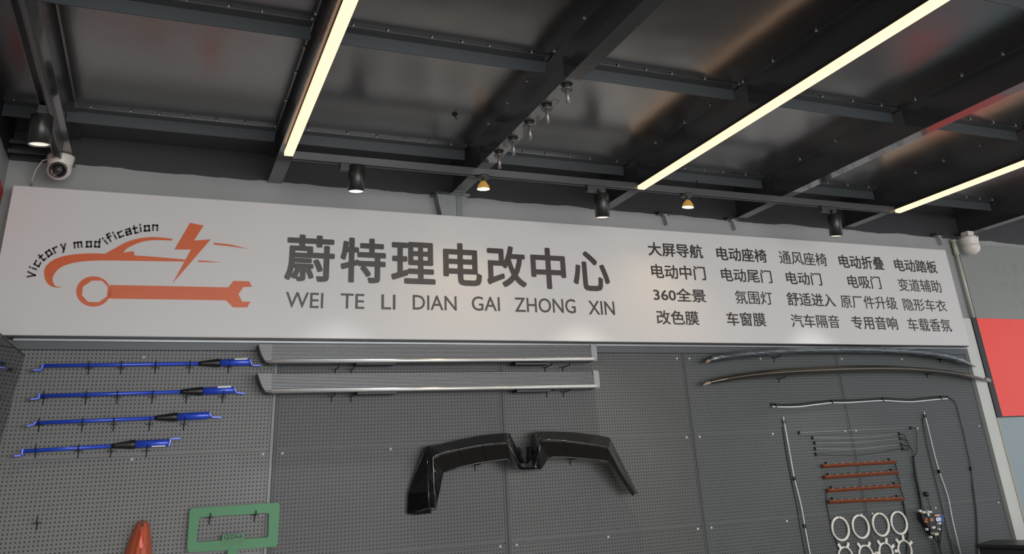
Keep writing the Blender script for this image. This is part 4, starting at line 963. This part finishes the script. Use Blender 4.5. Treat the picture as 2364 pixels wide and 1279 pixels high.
for pts, m_ in (([(298, 552), (325, 548), (330, 580), (302, 586)], WH), ([(340, 572), (390, 575), (392, 606), (345, 606)], CREAM), ([(430, 570), (495, 572), (498, 598), (436, 600)], WH), ([(415, 600), (440, 590), (460, 640), (440, 655)], WH),
                ([(503, 832), (552, 822), (558, 850), (510, 858)], WH), ([(545, 935), (605, 928), (608, 962), (550, 970)], CREAM), ([(412, 858), (432, 852), (440, 885), (420, 890)], WH), ([(478, 980), (502, 985), (500, 1020), (478, 1015)], WH),
                ([(612, 858), (640, 855), (640, 880), (614, 882)], WH), ([(610, 760), (642, 755), (645, 785), (615, 788)], WH), ([(500, 925), (515, 920), (528, 950), (515, 955)], CREAM)):
    pbox(pts, -.058, -.045, 'connector', m_, bevel=.001)
for pts in ([(395, 690), (430, 690), (432, 712), (398, 714)], [(385, 728), (434, 730), (434, 755), (388, 756)], [(475, 688), (530, 690), (530, 712), (478, 712)], [(475, 716), (530, 716), (528, 738), (478, 738)]):
    pbox(pts, -.052, -.045, 'orange_label', ORC, bevel=0)
MB().tube([at(*z7(x, y), y=-.056) for x, y in ((425, 610), (455, 680), (470, 760), (490, 850), (520, 930), (560, 1000))], .003, 7).build('cable', WIREBLACK, wb)
for k, pts in enumerate((((430, 870), (520, 980), (590, 1070), (630, 1160), (660, 1290), (680, 1400)), ((500, 980), (560, 1030), (610, 1110), (645, 1200), (670, 1290), (690, 1400)), ((600, 960), (615, 1050), (635, 1140), (660, 1230), (680, 1290), (700, 1400)), ((672, 800), (668, 880), (655, 1000), (645, 1120), (660, 1280), (690, 1400)), ((635, 880), (625, 960), (622, 1060), (640, 1180), (665, 1290), (685, 1400)))):
    MB().tube([at(*p_, y=-.03 + .005 * (k % 3)) for p_ in smooth_line([z7(*p2) for p2 in pts], 4)], .0042, 8).build('cable', WIREBLACK, wb)
MB().tube([at(*p_, y=-.012) for p_ in smooth_line([z7(*p2) for p2 in ((676, 650), (690, 680), (708, 740), (725, 860), (770, 980), (850, 1100), (930, 1220), (960, 1290), (990, 1400))], 4)], .0018, 6).build('cable', mat('brown_wire', rgb(52, 38, 34), 0.5), wb)
bm = empty('blue_module', at(*z7(600, 770), y=-.04)); tag(bm, 'small blue control module with a white sticker beside the wiring bundle', 'module')
pbox([(540, 640), (655, 630), (668, 745), (560, 762)], -.045, -.004, 'housing', mat('blue_module', rgb(36, 62, 120), 0.4), bm)
pbox([(572, 680), (655, 672), (662, 732), (582, 742)], -.047, -.045, 'sticker', mat('pale_blue_sticker', rgb(205, 215, 230), 0.5), bm, 0)
pbox([(555, 632), (632, 625), (636, 652), (560, 660)], -.050, -.045, 'connector', mat('copper_connector', rgb(205, 160, 130), 0.4), bm, .001)
rc = empty('sensor_knob', at(*z7(430, 340), y=-.02)); tag(rc, 'small black oval sensor with its lead above the control box', 'sensor')
c = at(*z7(430, 292), y=-.018)
MB().lathe(c + Vector((0, .014, 0)), (0, -1, 0), [(0, 0), (.014, 0), (.0155, .006), (.012, .018), (0, .022)], 24).build('sensor_body', BLACK, rc)
MB().tube([at(*z7(x, y), y=-.008) for x, y in ((440, 340), (465, 420), (485, 500), (495, 560))], .0022, 6).build('lead', WIREBLACK, rc)
